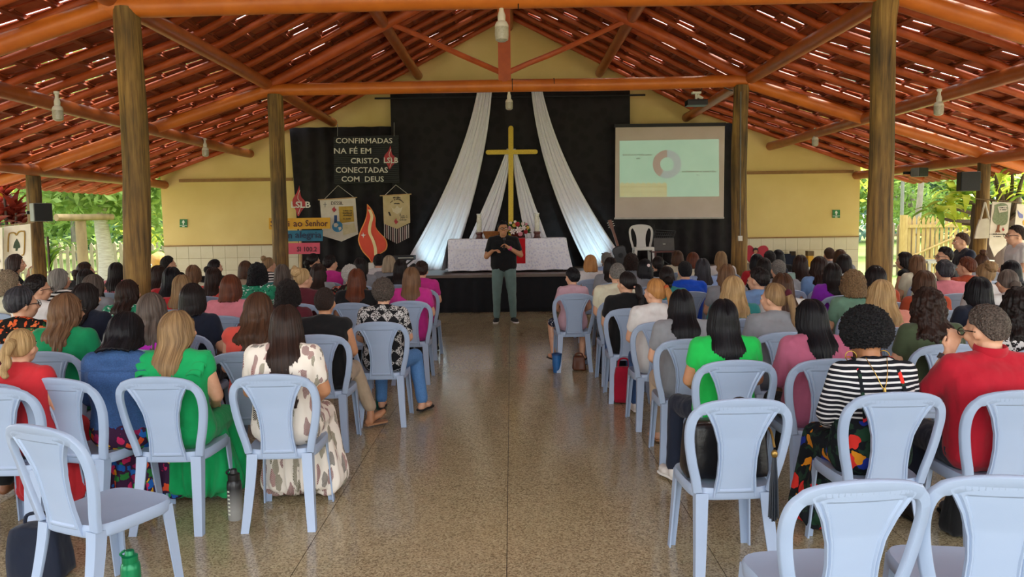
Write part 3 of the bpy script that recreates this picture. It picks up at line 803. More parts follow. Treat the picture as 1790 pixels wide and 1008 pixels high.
def ring(a0, a1, r0, r1, cx, cy):
    n = 24; pts = [(cx + r1*math.sin(a0 + (a1-a0)*k/n), cy - r1*math.cos(a0 + (a1-a0)*k/n)) for k in range(n+1)]
    return pts + [(cx + r0*math.sin(a0 + (a1-a0)*k/n), cy - r0*math.cos(a0 + (a1-a0)*k/n)) for k in range(n, -1, -1)]
def ringmesh(a0, a1, r0, r1, cx, cy, d):
    mb = MB(); n = 24
    vs = []
    for k in range(n + 1):
        a_ = a0 + (a1 - a0) * k / n
        for r in (r0, r1): vs.append(P(cx + r*math.sin(a_), cy - r*math.cos(a_), d))
    mb.add(vs, [(2*k, 2*k+1, 2*k+3, 2*k+2) for k in range(n)]); return mb
ob('chart_ring', ringmesh(0, 3.67, 12, 25, 1166, 287, DP - .009), emis('slide_blue', '#8fb0b8', SE * .9), slide, world=True)
ob('chart_segment', ringmesh(3.67, 2*math.pi, 12, 25, 1166, 287, DP - .009), emis('slide_mauve', '#a06a70', SE * .7), slide, world=True)
m_stext = emis('slide_text', '#5f8f7c', SE * .4)
marks_px(1089, 1140, 272, 3.2, DP - .01, m_stext, slide); marks_px(1112, 1119, 278, 3.2, DP - .01, m_stext, slide)
marks_px(1192, 1251, 301, 3.2, DP - .01, m_stext, slide); marks_px(1218, 1225, 307, 3.2, DP - .01, m_stext, slide)
m_sy = emis('slide_yellow', '#c9c272', SE)
for i in range(9):
    x = 1083.5 + i * 9.2
    ob('slide_fence_picket', poly_px([(x, 344), (x, 321), (x + 4.2, 318), (x + 8.6, 321), (x + 8.6, 344)], DP - .009, .003), m_sy, slide, world=True)
for y in (326, 335.5): ob('slide_fence_rail', poly_px([(1083, y), (1166, y), (1166, y + 1), (1083, y + 1)], DP - .013, .003), emis('slide_ochre', '#a39648', SE), slide, world=True)

# projector under the far tie beam
pj = P(1217, 180, D2); t = thing('projector', 'black projector hanging under the far tie beam', 'projector', pj)
a = MB(); a.box((0, 0, 0), (.32, .24, .09)); a.box((0, -.125, .03), (.3, .01, .012)); ob('body', evalmesh(a, [('BEVEL', dict(width=.012, segments=2))], False), M('projector_black', '#1a1a1c', '#121214', 9, .35), t)
a = MB(); a.tube([(.08, .12, 0), (.08, .15, 0)], .03, 12); ob('lens', a, M('lens_glass', '#30343c', '#22262c', 5, .1), t)
a = MB(); a.tube([(0, 0, .045), (0, 0, .16)], .02, 8); a.box((0, 0, .16), (.14, .1, .03)); a.box((.06, 0, .09), (.1, .02, .05), Matrix.Rotation(.5, 3, 'Y')); ob('bracket', a, m_lampw, t)
a = MB(); a.tube(smoothpath([(.05, .05, .15), (.2, .08, .34), (.4, .1, .28), (.62, .1, .2)]), .008, 6); ob('cable', a, M('black_cable', '#151515', '#0f0f0f', 9, .5), t)

# loudspeakers
m_spk = M('loudspeaker_black', '#17181a', '#101113', 60, .6, .2); m_spg = M('loudspeaker_grey', '#75756f', '#66665f', 9, .6)
def speaker(px, py, d, w, h, dep, yaw, lab, grey=False):
    t = thing('loudspeaker', lab, 'loudspeaker', P(px, py, d), yaw, 'wall loudspeakers')
    a = MB(); a.box((0, 0, 0), (w, dep, h)); ob('cabinet', evalmesh(a, [('BEVEL', dict(width=.012, segments=2))], False), m_spg if grey else m_spk, t)
    a = MB(); a.box((0, -dep / 2 - .005, 0), (w * .92, .012, h * .94)); ob('grille', a, m_spk, t)
    a = MB(); a.box((0, dep / 2 + .03, 0), (.08, .08, .1)); a.box((math.copysign(.09, px - 893) * (0 if grey else 1.2), dep / 2 + .10, 0), (.30, .05, .05)); ob('bracket', a, m_spk, t)
speaker(72, 371, 12.2, .27, .29, .2, math.radians(48), 'grey loudspeaker with black grille on the far left post', True)
speaker(1693, 317, 12.2, .29, .3, .2, math.radians(-12), 'black loudspeaker on the far right post')
speaker(1607, 301, 13.8, .22, .16, .18, math.radians(20), 'small brown box speaker under the right eaves', True)

# exit signs etc
m_green = M('exit_green', '#1f7a3c', '#19692f', 9, .5); m_signw = M('sign_white', '#e6ead9', '#dadfcc', 9, .5)
for px, py, lab in ((320.5, 390, 'green exit sign on the left part of the cream wall'), (1462, 373.5, 'green exit sign on the right part of the cream wall')):
    d = DW - .02; t = thing('exit_sign', lab, 'sign', P(px, py, d), 0, 'exit signs')
    ob('plate', poly_px([(px - 6.5, py - 7), (px + 6.5, py - 7), (px + 6.5, py + 7), (px - 6.5, py + 7)], d, .012), m_green, t, world=True)
    ob('figure', poly_px([(px - 1, py - 5), (px + 1, py - 5), (px + 2.6, py - 1), (px + 1, py - 1), (px + 1, py + 2.5), (px - 1, py + 2.5), (px - 1, py - 1), (px - 2.6, py - 1)], d - .008, .008), m_signw, t, world=True)
    ob('band', poly_px([(px - 6.5, py + 3.4), (px + 6.5, py + 3.4), (px + 6.5, py + 4.2), (px - 6.5, py + 4.2)], d - .008, .008), m_signw, t, world=True)
    ob('arrow_mark', poly_px([(px - 2, py + 5), (px + 2, py + 5), (px + 2, py + 6.2), (px - 2, py + 6.2)], d - .008, .008), m_signw, t, world=True)
d = DW - .02; t = thing('wall_notice', 'small yellow notice on the wall beside the left stage post', 'sign', P(475, 390, d))
ob('plate', poly_px([(470, 381), (480, 381), (480, 400), (470, 400)], d, .01), yl, t, world=True); ob('print', poly_px([(475, 386), (478, 386), (478, 394), (475, 394)], d - .006, .006), m_ink, t, world=True)

# stage uplights washing the foot of the white drapes
for px, tx, lab in ((722, 772, 'small black stage uplight at the foot of the left drape'), (1060, 1025, 'small black stage uplight at the foot of the right drape')):
    b0 = P(px, 470, 15.25); b0.z = ZS; t = thing('stage_uplight', lab, 'stage light', b0, 0, 'stage uplights'); dr = (P(tx, 425, 16.35) - (b0 + Vector((0, 0, .1)))).normalized(); q_ = dr.to_track_quat('Z', 'Y').to_euler()
    a = MB(); a.lathe([(.05, -.09), (.065, -.08), (.065, .05), (.06, .05), (.055, .02), (.005, .02)], n=20); ob('housing', a, m_spk, t, (0, 0, .11), q_)
    a = MB(); a.tube([(-.08, 0, .11), (-.08, 0, .01), (.08, 0, .01), (.08, 0, .11)], .008, 6); ob('yoke', a, m_spk, t)
    ld = bpy.data.lights.new('uplight', 'SPOT'); ld.energy = 11; ld.color = (.55, .88, 1); ld.spot_size = math.radians(62); ld.spot_blend = .8; ld.shadow_soft_size = .05
    lo_ = bpy.data.objects.new('uplight_beam', ld); COL.objects.link(lo_); lo_.parent = t; lo_.location = Vector((0, 0, .11)) + dr * .07; lo_.rotation_euler = dr.to_track_quat('-Z', 'Y').to_euler()
# ------------------------------------------------------------------ music corner on stage
def guitar():
    d = 15.3; base = P(1093, 470, d); base.z = ZS; top = P(1067, 389, d)
    t = thing('acoustic_guitar', 'dark acoustic guitar leaning on a stand right of the altar', 'guitar', base)
    ax = (top - base); L = ax.length; u = ax.normalized(); s = Vector((u.z, 0, -u.x))
    m_g = M('guitar_dark', '#1b1413', '#140e0d', 6, .3); m_n = M('guitar_neck', '#7a4422', '#613317', 12, .4, .1, (4, 4, 1))
    prof = [(0, .14), (.06, .185), (.14, .19), (.22, .15), (.27, .125), (.33, .135), (.39, .14), (.44, .11), (.46, .0)]
    pts = [base + u * (a * .95 + .06) + s * b for a, b in prof] + [base + u * (a * .95 + .06) - s * b for a, b in reversed(prof[:-1])]
    a = MB(); a.prism(pts, (0, .1, 0)); ob('body', evalmesh(a, [('BEVEL', dict(width=.012, segments=2))], False), m_g, t, world=True)
    a = MB(); Rm = Matrix((s, Vector((0, 1, 0)), u)).transposed(); a.box(base + u * (.5 + (L - .5) * .45) + Vector((0, -.01, 0)), (.05, .03, (L - .5) * .9), Rm); ob('neck', a, m_n, t, world=True)
    a = MB(); a.box(base + u * (L - .03), (.075, .02, .17), Rm); ob('headstock', a, m_n, t, world=True)
    for k in range(3):
        for q in (-1, 1):
            a = MB(); a.tube([base + u * (L - .08 + k * .045) + s * q * .035, base + u * (L - .08 + k * .045) + s * q * .065], .008, 6); ob('tuning_peg', a, m_letter, t, world=True)
    a = MB(); a.tube([base + u * .3 + Vector((0, -.012, 0)), base + u * .3 + Vector((0, .004, 0))], .05, 18); ob('sound_hole', a, M('sound_hole', '#050505', '#080808'), t, world=True)
    a = MB(); a.tube([(base.x - .2, d - .18, ZS), base + Vector((0, .05, .12)), (base.x + .2, d - .18, ZS)], .012, 6); a.tube([base + Vector((0, .05, .12)), (base.x, d + .25, ZS)], .012, 6); ob('stand', a, m_spk, t, world=True)
guitar()
ms = thing('music_stand', 'black perforated music stand on the stage', 'music stand', (X(1157, 15.5), 15.5, ZS))
a = MB()
q = [P(1141, 421, 15.5), P(1174, 420, 15.5), P(1181, 404, 15.6), P(1146, 402, 15.6)]
def on(u, v): return (q[0].lerp(q[1], u)).lerp(q[3].lerp(q[2], u), v)
pr = MB()
for i in range(9):
    for j in range(5):
        if j < 4 and i < 8: pr.tube([on((i + .9) / 9.6, (j + .2) / 4.6), on((i + .9) / 9.6, (j + .95) / 4.6)], .007, 5)
for j in range(5): pr.tube([on(0, j / 4), on(1, j / 4)], .012, 5)
for i in (0, 1): pr.tube([on(i, 0), on(i, 1)], .012, 5)
ob('desk', pr, m_spk, ms, world=True)
a = MB(); a.tube([(X(1157, 15.55), 15.55, ZS), on(.5, .3)], .014, 8)
for k in range(3): w = k * 2.1; a.tube([(X(1157, 15.55), 15.55, ZS + .18), (X(1157, 15.55) + .25 * math.cos(w), 15.55 + .25 * math.sin(w), ZS + .01)], .01, 6)
ob('tripod', a, m_spk, ms, world=True)
a = MB(); a.tube([P(1140, 440, 15.5), P(1144, 392, 15.5)], .008, 6); tag(ob('microphone_boom', a, m_spk), 'thin black microphone boom beside the music stand', 'microphone')
t = thing('small_table', 'dark red wooden side table holding the grey laptop', 'table', (X(1161, 15.2), 15.2, ZS))
zt2 = Z(1160, 438, 15.2)
a = MB(); a.box((0, 0, zt2 - ZS - .015), (.52, .36, .03)); ob('top', a, m_dkred, t)
for sx in (-1, 1):
    for sy in (-1, 1): a = MB(); a.box((sx * .2, sy * .13, (zt2 - ZS) / 2 - .01), (.035, .035, zt2 - ZS - .02)); ob('leg', a, m_dkred, t)
t = thing('laptop', 'open grey laptop seen from behind on the stage table', 'laptop', (X(1161, 15.15), 15.15, zt2))
m_lap = M('laptop_grey', '#55534f', '#4b4946', 9, .45)
a = MB(); a.box((0, 0, .13), (.4, .012, .25), Matrix.Rotation(math.radians(-14), 3, 'X')); ob('lid', a, m_lap, t)
a = MB(); a.box((0, .14, .01), (.4, .26, .018)); ob('keyboard_base', a, m_lap, t)
a = MB(); a.box((0, -.012, .135), (.05, .004, .012), Matrix.Rotation(math.radians(-14), 3, 'X')); ob('emblem', a, m_letter, t)
# keyboard left
t = thing('music_keyboard', 'black keyboard piano at the left edge of the stage', 'keyboard', (X(705, 15), 15.0, ZS))
zk = Z(705, 450, 15) - ZS
a = MB(); a.box((0, 0, zk), (.42, .3, .09)); ob('body', a, m_spk, t)
a = MB(); a.box((.05, -.155, zk), (.3, .006, .012)); ob('trim_line', a, m_signw, t)
a = MB(); a.tube([(-.18, 0, 0), (.18, 0, zk - .03)], .015, 6); a.tube([(.18, 0, 0), (-.18, 0, zk - .03)], .015, 6); ob('stand', a, m_spk, t)
# red heart decoration against the wall
t = thing('heart_panel', 'red heart-shaped panel with a small cream figure against the tiled wall', 'decoration', P(1322, 470, 14.6))
H = [(1303, 447), (1302, 437), (1306, 430), (1313, 429), (1321, 436), (1330, 430), (1338, 429), (1343, 434), (1343, 441), (1338, 449), (1322, 466), (1308, 456)]
ob('heart', poly_px(smp(H), 14.6, .03), M('heart_red', '#b81f35', '#a3182c', 5, .6), t, world=True)
ob('figure_robe', poly_px([(1312, 458), (1314, 447), (1318, 443), (1325, 443), (1330, 448), (1332, 458)], 14.585, .02), m_letter, t, world=True)
ob('figure_head', poly_px([(1321 + 3.2*math.cos(k*.52), 439 + 4*math.sin(k*.52)) for k in range(12)], 14.585, .02), M('figure_tan', '#b98a66', '#a87a58'), t, world=True)
ob('figure_hair', poly_px([(1317, 440), (1318, 434), (1321, 432.5), (1325, 434), (1326, 441), (1324, 437), (1319, 437)], 14.575, .02), m_ink, t, world=True)
ob('stand_foot', poly_px([(1312, 458), (1332, 458), (1334, 500), (1310, 500)], 14.6, .05), m_letter, t, world=True)
t = thing('dark_tote', 'dark blue tote bag hanging on the tiled wall at right', 'bag', P(1383, 470, 16.8))
ob('bag_body', poly_px([(1371, 444), (1391, 443), (1393, 467), (1372, 467)], 16.7, .1), cloth('#1d2334'), t, world=True)
ob('bag_flap', poly_px([(1383, 439), (1391, 439), (1391, 446), (1383, 446)], 16.69, .1), cloth('#3a2d22'), t, world=True)
t = thing('gift_box', 'yellow and brown box standing before the tiled wall at right', 'box', P(1417, 460, 16.7))
ob('box_body', poly_px([(1413, 447), (1422, 447), (1422, 466), (1413, 466)], 16.6, .14), yl, t, world=True)
ob('box_lid', poly_px([(1412, 438.5), (1423, 438.5), (1423, 447), (1412, 447)], 16.6, .14), M('box_brown', '#6d5426', '#5d471f'), t, world=True)
t = thing('display_table', 'low pale table along the tiled wall at right', 'table', (X(1395, 16.65), 16.65, 0)); zq = Z(1400, 467, 16.65)
a = MB(); a.box((0, 0, zq - .02), (1.25, .5, .04)); ob('table_top', a, m_signw, t)
for sx in (-1, 1):
    for sy in (-1, 1): a = MB(); a.box((sx * .56, sy * .2, zq / 2 - .02), (.04, .04, zq - .04)); ob('leg', a, m_signw, t)
# switch and conduit on the right stage post
t = thing('post_switch', 'white switch box and conduit on the right stage post', 'switch', P(1295, 415, D2 - .15))
ob('box', poly_px([(1291, 412), (1298, 412), (1298, 421), (1291, 421)], D2 - .17, .05), m_lampw, t, world=True)
a = MB(); a.tube([P(1294, 412, D2 - .15), P(1295, 160, D2 - .13)], .009, 6); ob('conduit', a, m_spg, t, world=True)
# ------------------------------------------------------------------ plastic chairs
def plastic(name, c1, c2):
    t = NT(name); f = t.noise(t.coords(), 3, 3); t.bump(t.noise(t.coords(), 160, 2), .05, .003)
    t.b.inputs['Subsurface Weight'].default_value = .0
    return t.done(t.ramp(f, [(.3, c1), (.7, c2)]), .38, 0, .45)
m_chair = plastic('skylight_tinted_plastic', '#a5b6cf', '#9caec9')  # bluish cast of the skylight is put into this plastic colour
m_chairw = plastic('white_plastic', '#dcdad2', '#d2d0c6')
def by(x, z): return -.02 - .20 * (z - .45) - .10 * max(0, z - .7) + .42 * x * x
def chair_meshes():
    half = [(.172, .43), (.185, .50), (.205, .58), (.222, .68), (.224, .765), (.203, .825), (.150, .857), (.075, .871), (0, .875)]
    path = [(x, z) for x, z in half] + [(-x, z) for x, z in reversed(half[:-1])]
    sm = smoothpath([Vector((x, 0, z)) for x, z in path], 4)
    fr = MB(); vs = []; n = len(sm); hw = .021; th = .012
    for i, p in enumerate(sm):
        t = (sm[min(i+1, n-1)] - sm[max(i-1, 0)]).normalized(); nn = Vector((t.z, 0, -t.x))
        w = hw * (1.25 if p.z > .84 else 1)
        for k, (a, b) in enumerate(((-1, -.5), (-.8, -1), (.8, -1), (1, -.5), (1, 1), (.8, .55), (-.8, .55), (-1, 1))):
            q = p + nn * (a * w); vs.append((q.x, by(q.x, q.z) + b * th, q.z))
    m = 8; fs = [(i*m + k, i*m + (k+1) % m, (i+1)*m + (k+1) % m, (i+1)*m + k) for i in range(n - 1) for k in range(m)]
    fs += [tuple(range(m)), tuple((n-1)*m + k for k in range(m))]
    fr.add(vs, fs)
    # centre splat
    def hwid(z):
        K = [(.40, .104), (.45, .098), (.52, .090), (.60, .089), (.68, .098), (.76, .124), (.81, .150), (.845, .172), (.862, .140)]
        for (a, b), (c, d) in zip(K, K[1:]):
            if z <= c: return b + (d - b) * (z - a) / (c - a)
        return K[-1][1]
    sp = MB(); nz, nx = 22, 12
    for side in (0, 1):
        def fn(u, v):
            z = .405 + .457 * v; w = hwid(z); x = (2*u - 1) * w
            g = abs(2*u - 1); e = .0
            rim = .006 if (g > .91 or v > .965) else (.0055 if .76 < g < .86 and .06 < v < .95 else -.001)
            if g < .84 and (.05 < v < .085 or .92 < v < .955): rim = .0055
            return (x, by(x, z) + (.006 if side else -.006 - rim), z)
        sp.grid(fn, 40, 60)
    nu, nv = 41, 61; o2 = nu * nv
    bd = [i for i in range(nu)] + [j*nu + nu - 1 for j in range(1, nv)] + [(nv-1)*nu + i for i in range(nu - 2, -1, -1)] + [j*nu for j in range(nv - 2, 0, -1)]
    for i in range(len(bd)):
        a, b = bd[i], bd[(i+1) % len(bd)]; sp.f.append((a, b, o2 + b, o2 + a))
    # seat
    se = MB(); ring = []
    for k in range(32):
        a = 2 * math.pi * k / 32; cx, sy = math.cos(a), math.sin(a)
        x = math.copysign(abs(cx) ** .45, cx); y = math.copysign(abs(sy) ** .45, sy)
        ring.append((x * (.195 + .015 * (y + 1) / 2), .195 + y * .21))
    lay = [(.97, .392), (1.0, .40), (1.0, .437), (.97, .449), (.86, .444), (.5, .436), (.1, .434)]
    vs = [(x * k, .195 + (y - .195) * k, z) for k, z in lay for x, y in ring]
    fs = [(i*32 + k, i*32 + (k+1) % 32, (i+1)*32 + (k+1) % 32, (i+1)*32 + k) for i in range(len(lay) - 1) for k in range(32)]
    fs += [tuple((len(lay)-1)*32 + k for k in range(32)), tuple(range(31, -1, -1))]
    se.add(vs, fs)
    def leg(sx, rear):
        mb = MB(); N = 7; vs = []
        for i in range(N + 1):
            t = i / N; z = .425 * (1 - t)
            if rear: x = .168 + .012 * t + .012 * t * t; y = -.012 - .085 * t ** 1.3; w = .060 - .016 * t; dp = .056 - .016 * t; sgn = 1
            else: x = .178 + .022 * t; y = .375 + .03 * t; w = .052 - .012 * t; dp = .056 - .016 * t; sgn = -1
            xo = x + .014; xi = xo - w; th = .009
            # L-section: plate facing back/front plus plate on the outer side
            for a, b in ((xi, 0), (xo, 0), (xo, dp), (xo - th, dp), (xo - th, th), (xi, th)):
                vs.append((sx * a, y + sgn * b, z))
        m = 6; fs = [(i*m + k, i*m + (k+1) % m, (i+1)*m + (k+1) % m, (i+1)*m + k) for i in range(N) for k in range(m)]
        fs += [tuple(range(m)), tuple(N*m + k for k in range(m))]
        mb.add(vs, fs); return mb.mesh('leg', auto=40)
    return dict(frame=fr.mesh('back_frame', auto=50), splat=sp.mesh('back_splat', auto=30), seat=se.mesh('seat', auto=40), legs=[leg(sx, r) for sx in (-1, 1) for r in (0, 1)])
CH = chair_meshes()
def chair(x, y, label, rotz=0., z=0., mat=None, group='plastic chairs of the audience', name='plastic_chair'):
    mat = mat or m_chair
    t = thing(name, label, 'chair', (x, y, z), rotz, group)
    ob('back_frame', CH['frame'], mat, t); ob('back_splat', CH['splat'], mat, t); ob('seat', CH['seat'], mat, t)
    for l in CH['legs']: ob('leg', l, mat, t)
    return t
# ------------------------------------------------------------------ people: bodies, clothes, hair
def V(*a): return Vector(a)
def pose(**k):
    """joints of a seated adult, floor z=0, facing +y; k overrides"""
    J = dict(pelvis=V(0, 0, .56), waist=V(0, -.02, .72), chest=V(0, -.03, .90), neck=V(0, -.01, 1.03), head=V(0, .035, 1.162), sw=.165, hw=.09, cw=.08, bulk=1.,
             yaw=0, nod=0)
    for s, n in ((-1, 'L'), (1, 'R')):
        J['el' + n] = V(s * .225, .02, .76); J['wr' + n] = V(s * .13, .22, .66); J['hd' + n] = V(s * -.35, .9, -.2)
        J['hip' + n] = V(s * .09, .02, .535); J['kn' + n] = V(s * .11, .42, .525); J['an' + n] = V(s * .11, .40, .09); J['toe' + n] = V(s * .125, .55, .035)
    J.update(k); J['shL'] = J.get('shL', V(-J['sw'], -.025, .985) + (J['chest'] - V(0, -.03, .90))); J['shR'] = J.get('shR', V(J['sw'], -.025, .985) + (J['chest'] - V(0, -.03, .90)))
    return J
def RH(J): return Matrix.Rotation(J['yaw'], 3, 'Z') @ Matrix.Rotation(J['nod'], 3, 'X')
def torso(mb, J, g, low=True):
    b = J['bulk']
    lv = ([('pelvis', J['hw'], .112)] if low else []) + [('waist', J['cw'] * .95, .098 * b), ('chest', J['cw'] * 1.15, .102 * b)]
    for n, w, r in lv: mb.cap(J[n] + V(-w, 0, 0), J[n] + V(w, 0, 0), r + g, r + g, 14)
    for (n, w, r), (n2, w2, r2) in zip(lv, lv[1:]):
        for s in (-1, 0, 1): mb.cap(J[n] + V(s * w, 0, 0), J[n2] + V(s * w2, 0, 0), r + g, r2 + g, 14)
    for s, n in ((-1, 'L'), (1, 'R')):
        mb.cap(J['chest'] + V(s * J['cw'], 0, .03), J['sh' + n], .088 * b + g, .058 + g, 14)
        mb.cap(J['sh' + n], J['neck'] + V(0, 0, -.005), .052 + g, .05 + g, 12)
    mb.cap(J['chest'], J['neck'] + V(0, 0, -.03), .1 + g, .06 + g, 12)
def arm(mb, J, n, g, upto=1.):
    sh, el, wr = J['sh' + n], J['el' + n], J['wr' + n]; b = .5 + .5 * J['bulk']
    if upto <= 1: mb.cap(sh, sh.lerp(el, upto), .056 * b + g, (.056 - .014 * upto) * b + g, 12); return
    mb.cap(sh, el, .056 * b + g, .042 * b + g, 12); mb.cap(el, el.lerp(wr, min(1, upto - 1)), .042 * b + g, (.042 - .014 * min(1, upto - 1)) * b + g, 12)
def hand(mb, J, n, s, curl=.5, grip=None):
    wr = J['wr' + n]; d = J['hd' + n].normalized(); up = J.get('hu' + n, V(0, 0, 1)); side = d.cross(up).normalized(); up = side.cross(d).normalized()
    palm = wr + d * .05
    for q in (-1, 0, 1): mb.cap(wr + side * q * .012 + d * .01, wr + d * .085 + side * q * .026, .017, .0125, 8)
    for k, (o, ln) in enumerate(((-.032, .066), (-.011, .076), (.011, .072), (.031, .058))):
        b0 = wr + d * .085 + side * o; d1 = (d - up * curl * .6).normalized(); b1 = b0 + d1 * ln * .5; d2 = (d - up * curl * 1.9).normalized(); b2 = b1 + d2 * ln * .5
        mb.cap(b0, b1, .0095, .009, 7); mb.cap(b1, b2, .009, .0075, 7)
    ts = side * (-1 if s > 0 else 1)
    t0 = wr + d * .03 + ts * .022; t1 = t0 + (d * .6 + ts * .8 - up * .2).normalized() * .042; t2 = t1 + (d * .9 + ts * .1 - up * .4).normalized() * .032
    mb.cap(t0, t1, .012, .0105, 7); mb.cap(t1, t2, .0105, .0085, 7)
def head(mb, J):
    R = RH(J); h = J['head']; hs = J.get('hs', 1.)
    def e(c, r, r2=None): mb.ell(h + R @ (V(*c) * hs), tuple(a * hs for a in r), R if r2 is None else R @ r2)
    e((0, -.008, .012), (.076, .094, .102)); e((0, .028, -.045), (.058, .062, .07)); e((0, .052, -.078), (.03, .03, .026))
    for s in (-1, 1):
        e((s * .077, -.006, -.012), (.009, .019, .031), Matrix.Rotation(s * -.3, 3, 'Z')); e((s * .03, .08, .018), (.024, .012, .01)); e((s * .042, .062, -.025), (.022, .026, .024))
    mb.cap(h + R @ V(0, .083, .012) * hs, h + R @ V(0, .108, -.026) * hs, .009, .0135, 8)
    for s in (-1, 1): e((s * .013, .098, -.03), (.009, .01, .008))
    e((0, .086, -.056), (.021, .012, .0065)); e((0, .084, -.066), (.018, .012, .0075))
    mb.cap(J['neck'] + V(0, -.005, -.05), h + R @ V(0, -.012, -.05), .054 * J.get('nk', 1), .052 * J.get('nk', 1), 12)
def legs(mb, J, g, upto=2.):
    for n in 'LR':
        hp, kn, an = J['hip' + n], J['kn' + n], J['an' + n]; b = J['bulk']
        if upto <= 1: mb.cap(hp, hp.lerp(kn, upto), .088 * b + g, (.088 - .028 * upto) * b + g, 12); continue
        mb.cap(hp, kn, .088 * b + g, .06 * b + g, 12)
        u = upto - 1; mid = kn.lerp(an, .35)
        mb.cap(kn, mid, .058 + g, .055 + g, 12); 
        if u > .35: mb.cap(mid, kn.lerp(an, u), .055 + g, .055 - (u - .35) / .65 * .018 + g, 12)
def feet(mb, J, g, which='LR'):
    for n in which:
        an, to = J['an' + n], J['toe' + n]; mb.cap(an + V(0, 0, .0), V(an.x, an.y - .02, .04), .036 + g, .035 + g, 10)
        heel = V(an.x, an.y, .036) + (an - to).normalized() * .03; heel.z = .034
        mb.cap(heel, to, .034 + g, .026 + g, 10); sd = V(.02, 0, 0); mb.cap(heel.lerp(to, .6) + sd, to + sd * .6 - (to - heel) * .06, .027 + g, .022 + g, 8); mb.cap(heel.lerp(to, .6) - sd, to - sd * .6 - (to - heel) * .06, .027 + g, .022 + g, 8)
def wrinkle(me, amp, fr, seed=0):
    ns = [v.normal.copy() for v in me.vertices]
    for v, nn in zip(me.vertices, ns):
        v.co += nn * (noise.noise(V(v.co.x * fr, v.co.y * fr, v.co.z * fr * .5 + seed)) * amp + noise.noise(V(v.co.x * fr * 2.3, v.co.y * fr * 2.3, v.co.z * fr * 1.1 + seed)) * amp * .5)
    return me
def mk_body(J):
    mb = MB(); torso(mb, J, -.004); head(mb, J)
    for n, s in (('L', -1), ('R', 1)): arm(mb, J, n, 0, 2); hand(mb, J, n, s, J.get('curl' + n, .6))
    legs(mb, J, 0); feet(mb, J, 0)
    return fuse(mb, J.get('vox', .0095), 3)
def mk_top(J, sleeve, long=False):
    mb = MB(); torso(mb, J, .012, True)
    for n in 'LR':
        if sleeve > 0: arm(mb, J, n, .013, sleeve)
    if J.get('fullness'): mb.cap(J['pelvis'] + V(0, -.01, .0), J['waist'], .15, .12, 14)
    return wrinkle(fuse(mb, .011, 3), .007, 12)
def mk_trousers(J, upto=1.96):
    mb = MB(); mb.cap(J['pelvis'] + V(-J['hw'], 0, 0), J['pelvis'] + V(J['hw'], 0, 0), .12, .12, 14); legs(mb, J, .013, upto)
    for n in 'LR':
        if upto > 1.5: mb.cap(J['kn' + n], J['kn' + n].lerp(J['an' + n], upto - 1), .068, .058, 12)
    return wrinkle(fuse(mb, .011, 3), .005, 14, 3)
def mk_skirt(J, low=.12):
    mb = MB(); mb.cap(J['pelvis'] + V(-J['hw'], 0, 0), J['pelvis'] + V(J['hw'], 0, 0), .13, .13, 14)
    kl, kr = J['knL'], J['knR']
    for q in (0, .33, .66, 1):
        hp = J['hipL'].lerp(J['hipR'], q); kn = kl.lerp(kr, q); mb.cap(hp, kn, .104, .082, 12)
        ft = V(kn.x * 1.5, kn.y - .02, low); mb.cap(kn, ft, .085, .10, 12)
        mb.cap(kn.lerp(hp, .45), V(kn.x * 1.5, kn.y - .14, low), .08, .095, 12)
    me = fuse(mb, .012, 4)
    ns = [v.normal.copy() for v in me.vertices]
    for v, nn in zip(me.vertices, ns):
        t = max(0, min(1, (.5 - v.co.z) / .35)); a = math.atan2(v.co.y - .3, v.co.x)
        v.co += nn * (.014 * t * math.sin(a * 17 + 2 * noise.noise(v.co * 4)))
        if v.co.z < .012: v.co.z = .012
    return me
def mk_shoes(J, n):
    mb = MB(); feet(mb, J, .007, n); me = fuse(mb, .008, 2)
    for v in me.vertices: v.co.z = max(v.co.z, .004)
    return me
def mk_soles(J, which):
    mb = MB()
    for n in which:
        an, to = J['an' + n], J['toe' + n]; t = V(to.x - an.x, to.y - an.y, 0).normalized(); s = V(t.y, -t.x, 0); c = V(an.x, an.y, 0); L = (V(to.x, to.y, 0) - c).length + .035
        prof = [(-.06, .02), (-.055, .034), (.03, .034), (L * .6, .045), (L * .9, .04), (L, .015)]
        pts = [c + t * a + s * b for a, b in prof] + [c + t * a - s * b for a, b in reversed(prof)]
        mb.prism([p + V(0, 0, .0) for p in pts], (0, 0, .016))
    return mb.mesh('soles')
_C = {}
def cached(key, fn):
    if key not in _C: _C[key] = fn()
    return _C[key]
rad = math.radians
man = dict(sw=.195, cw=.095, bulk=1.12, hs=1.04, nk=1.12)
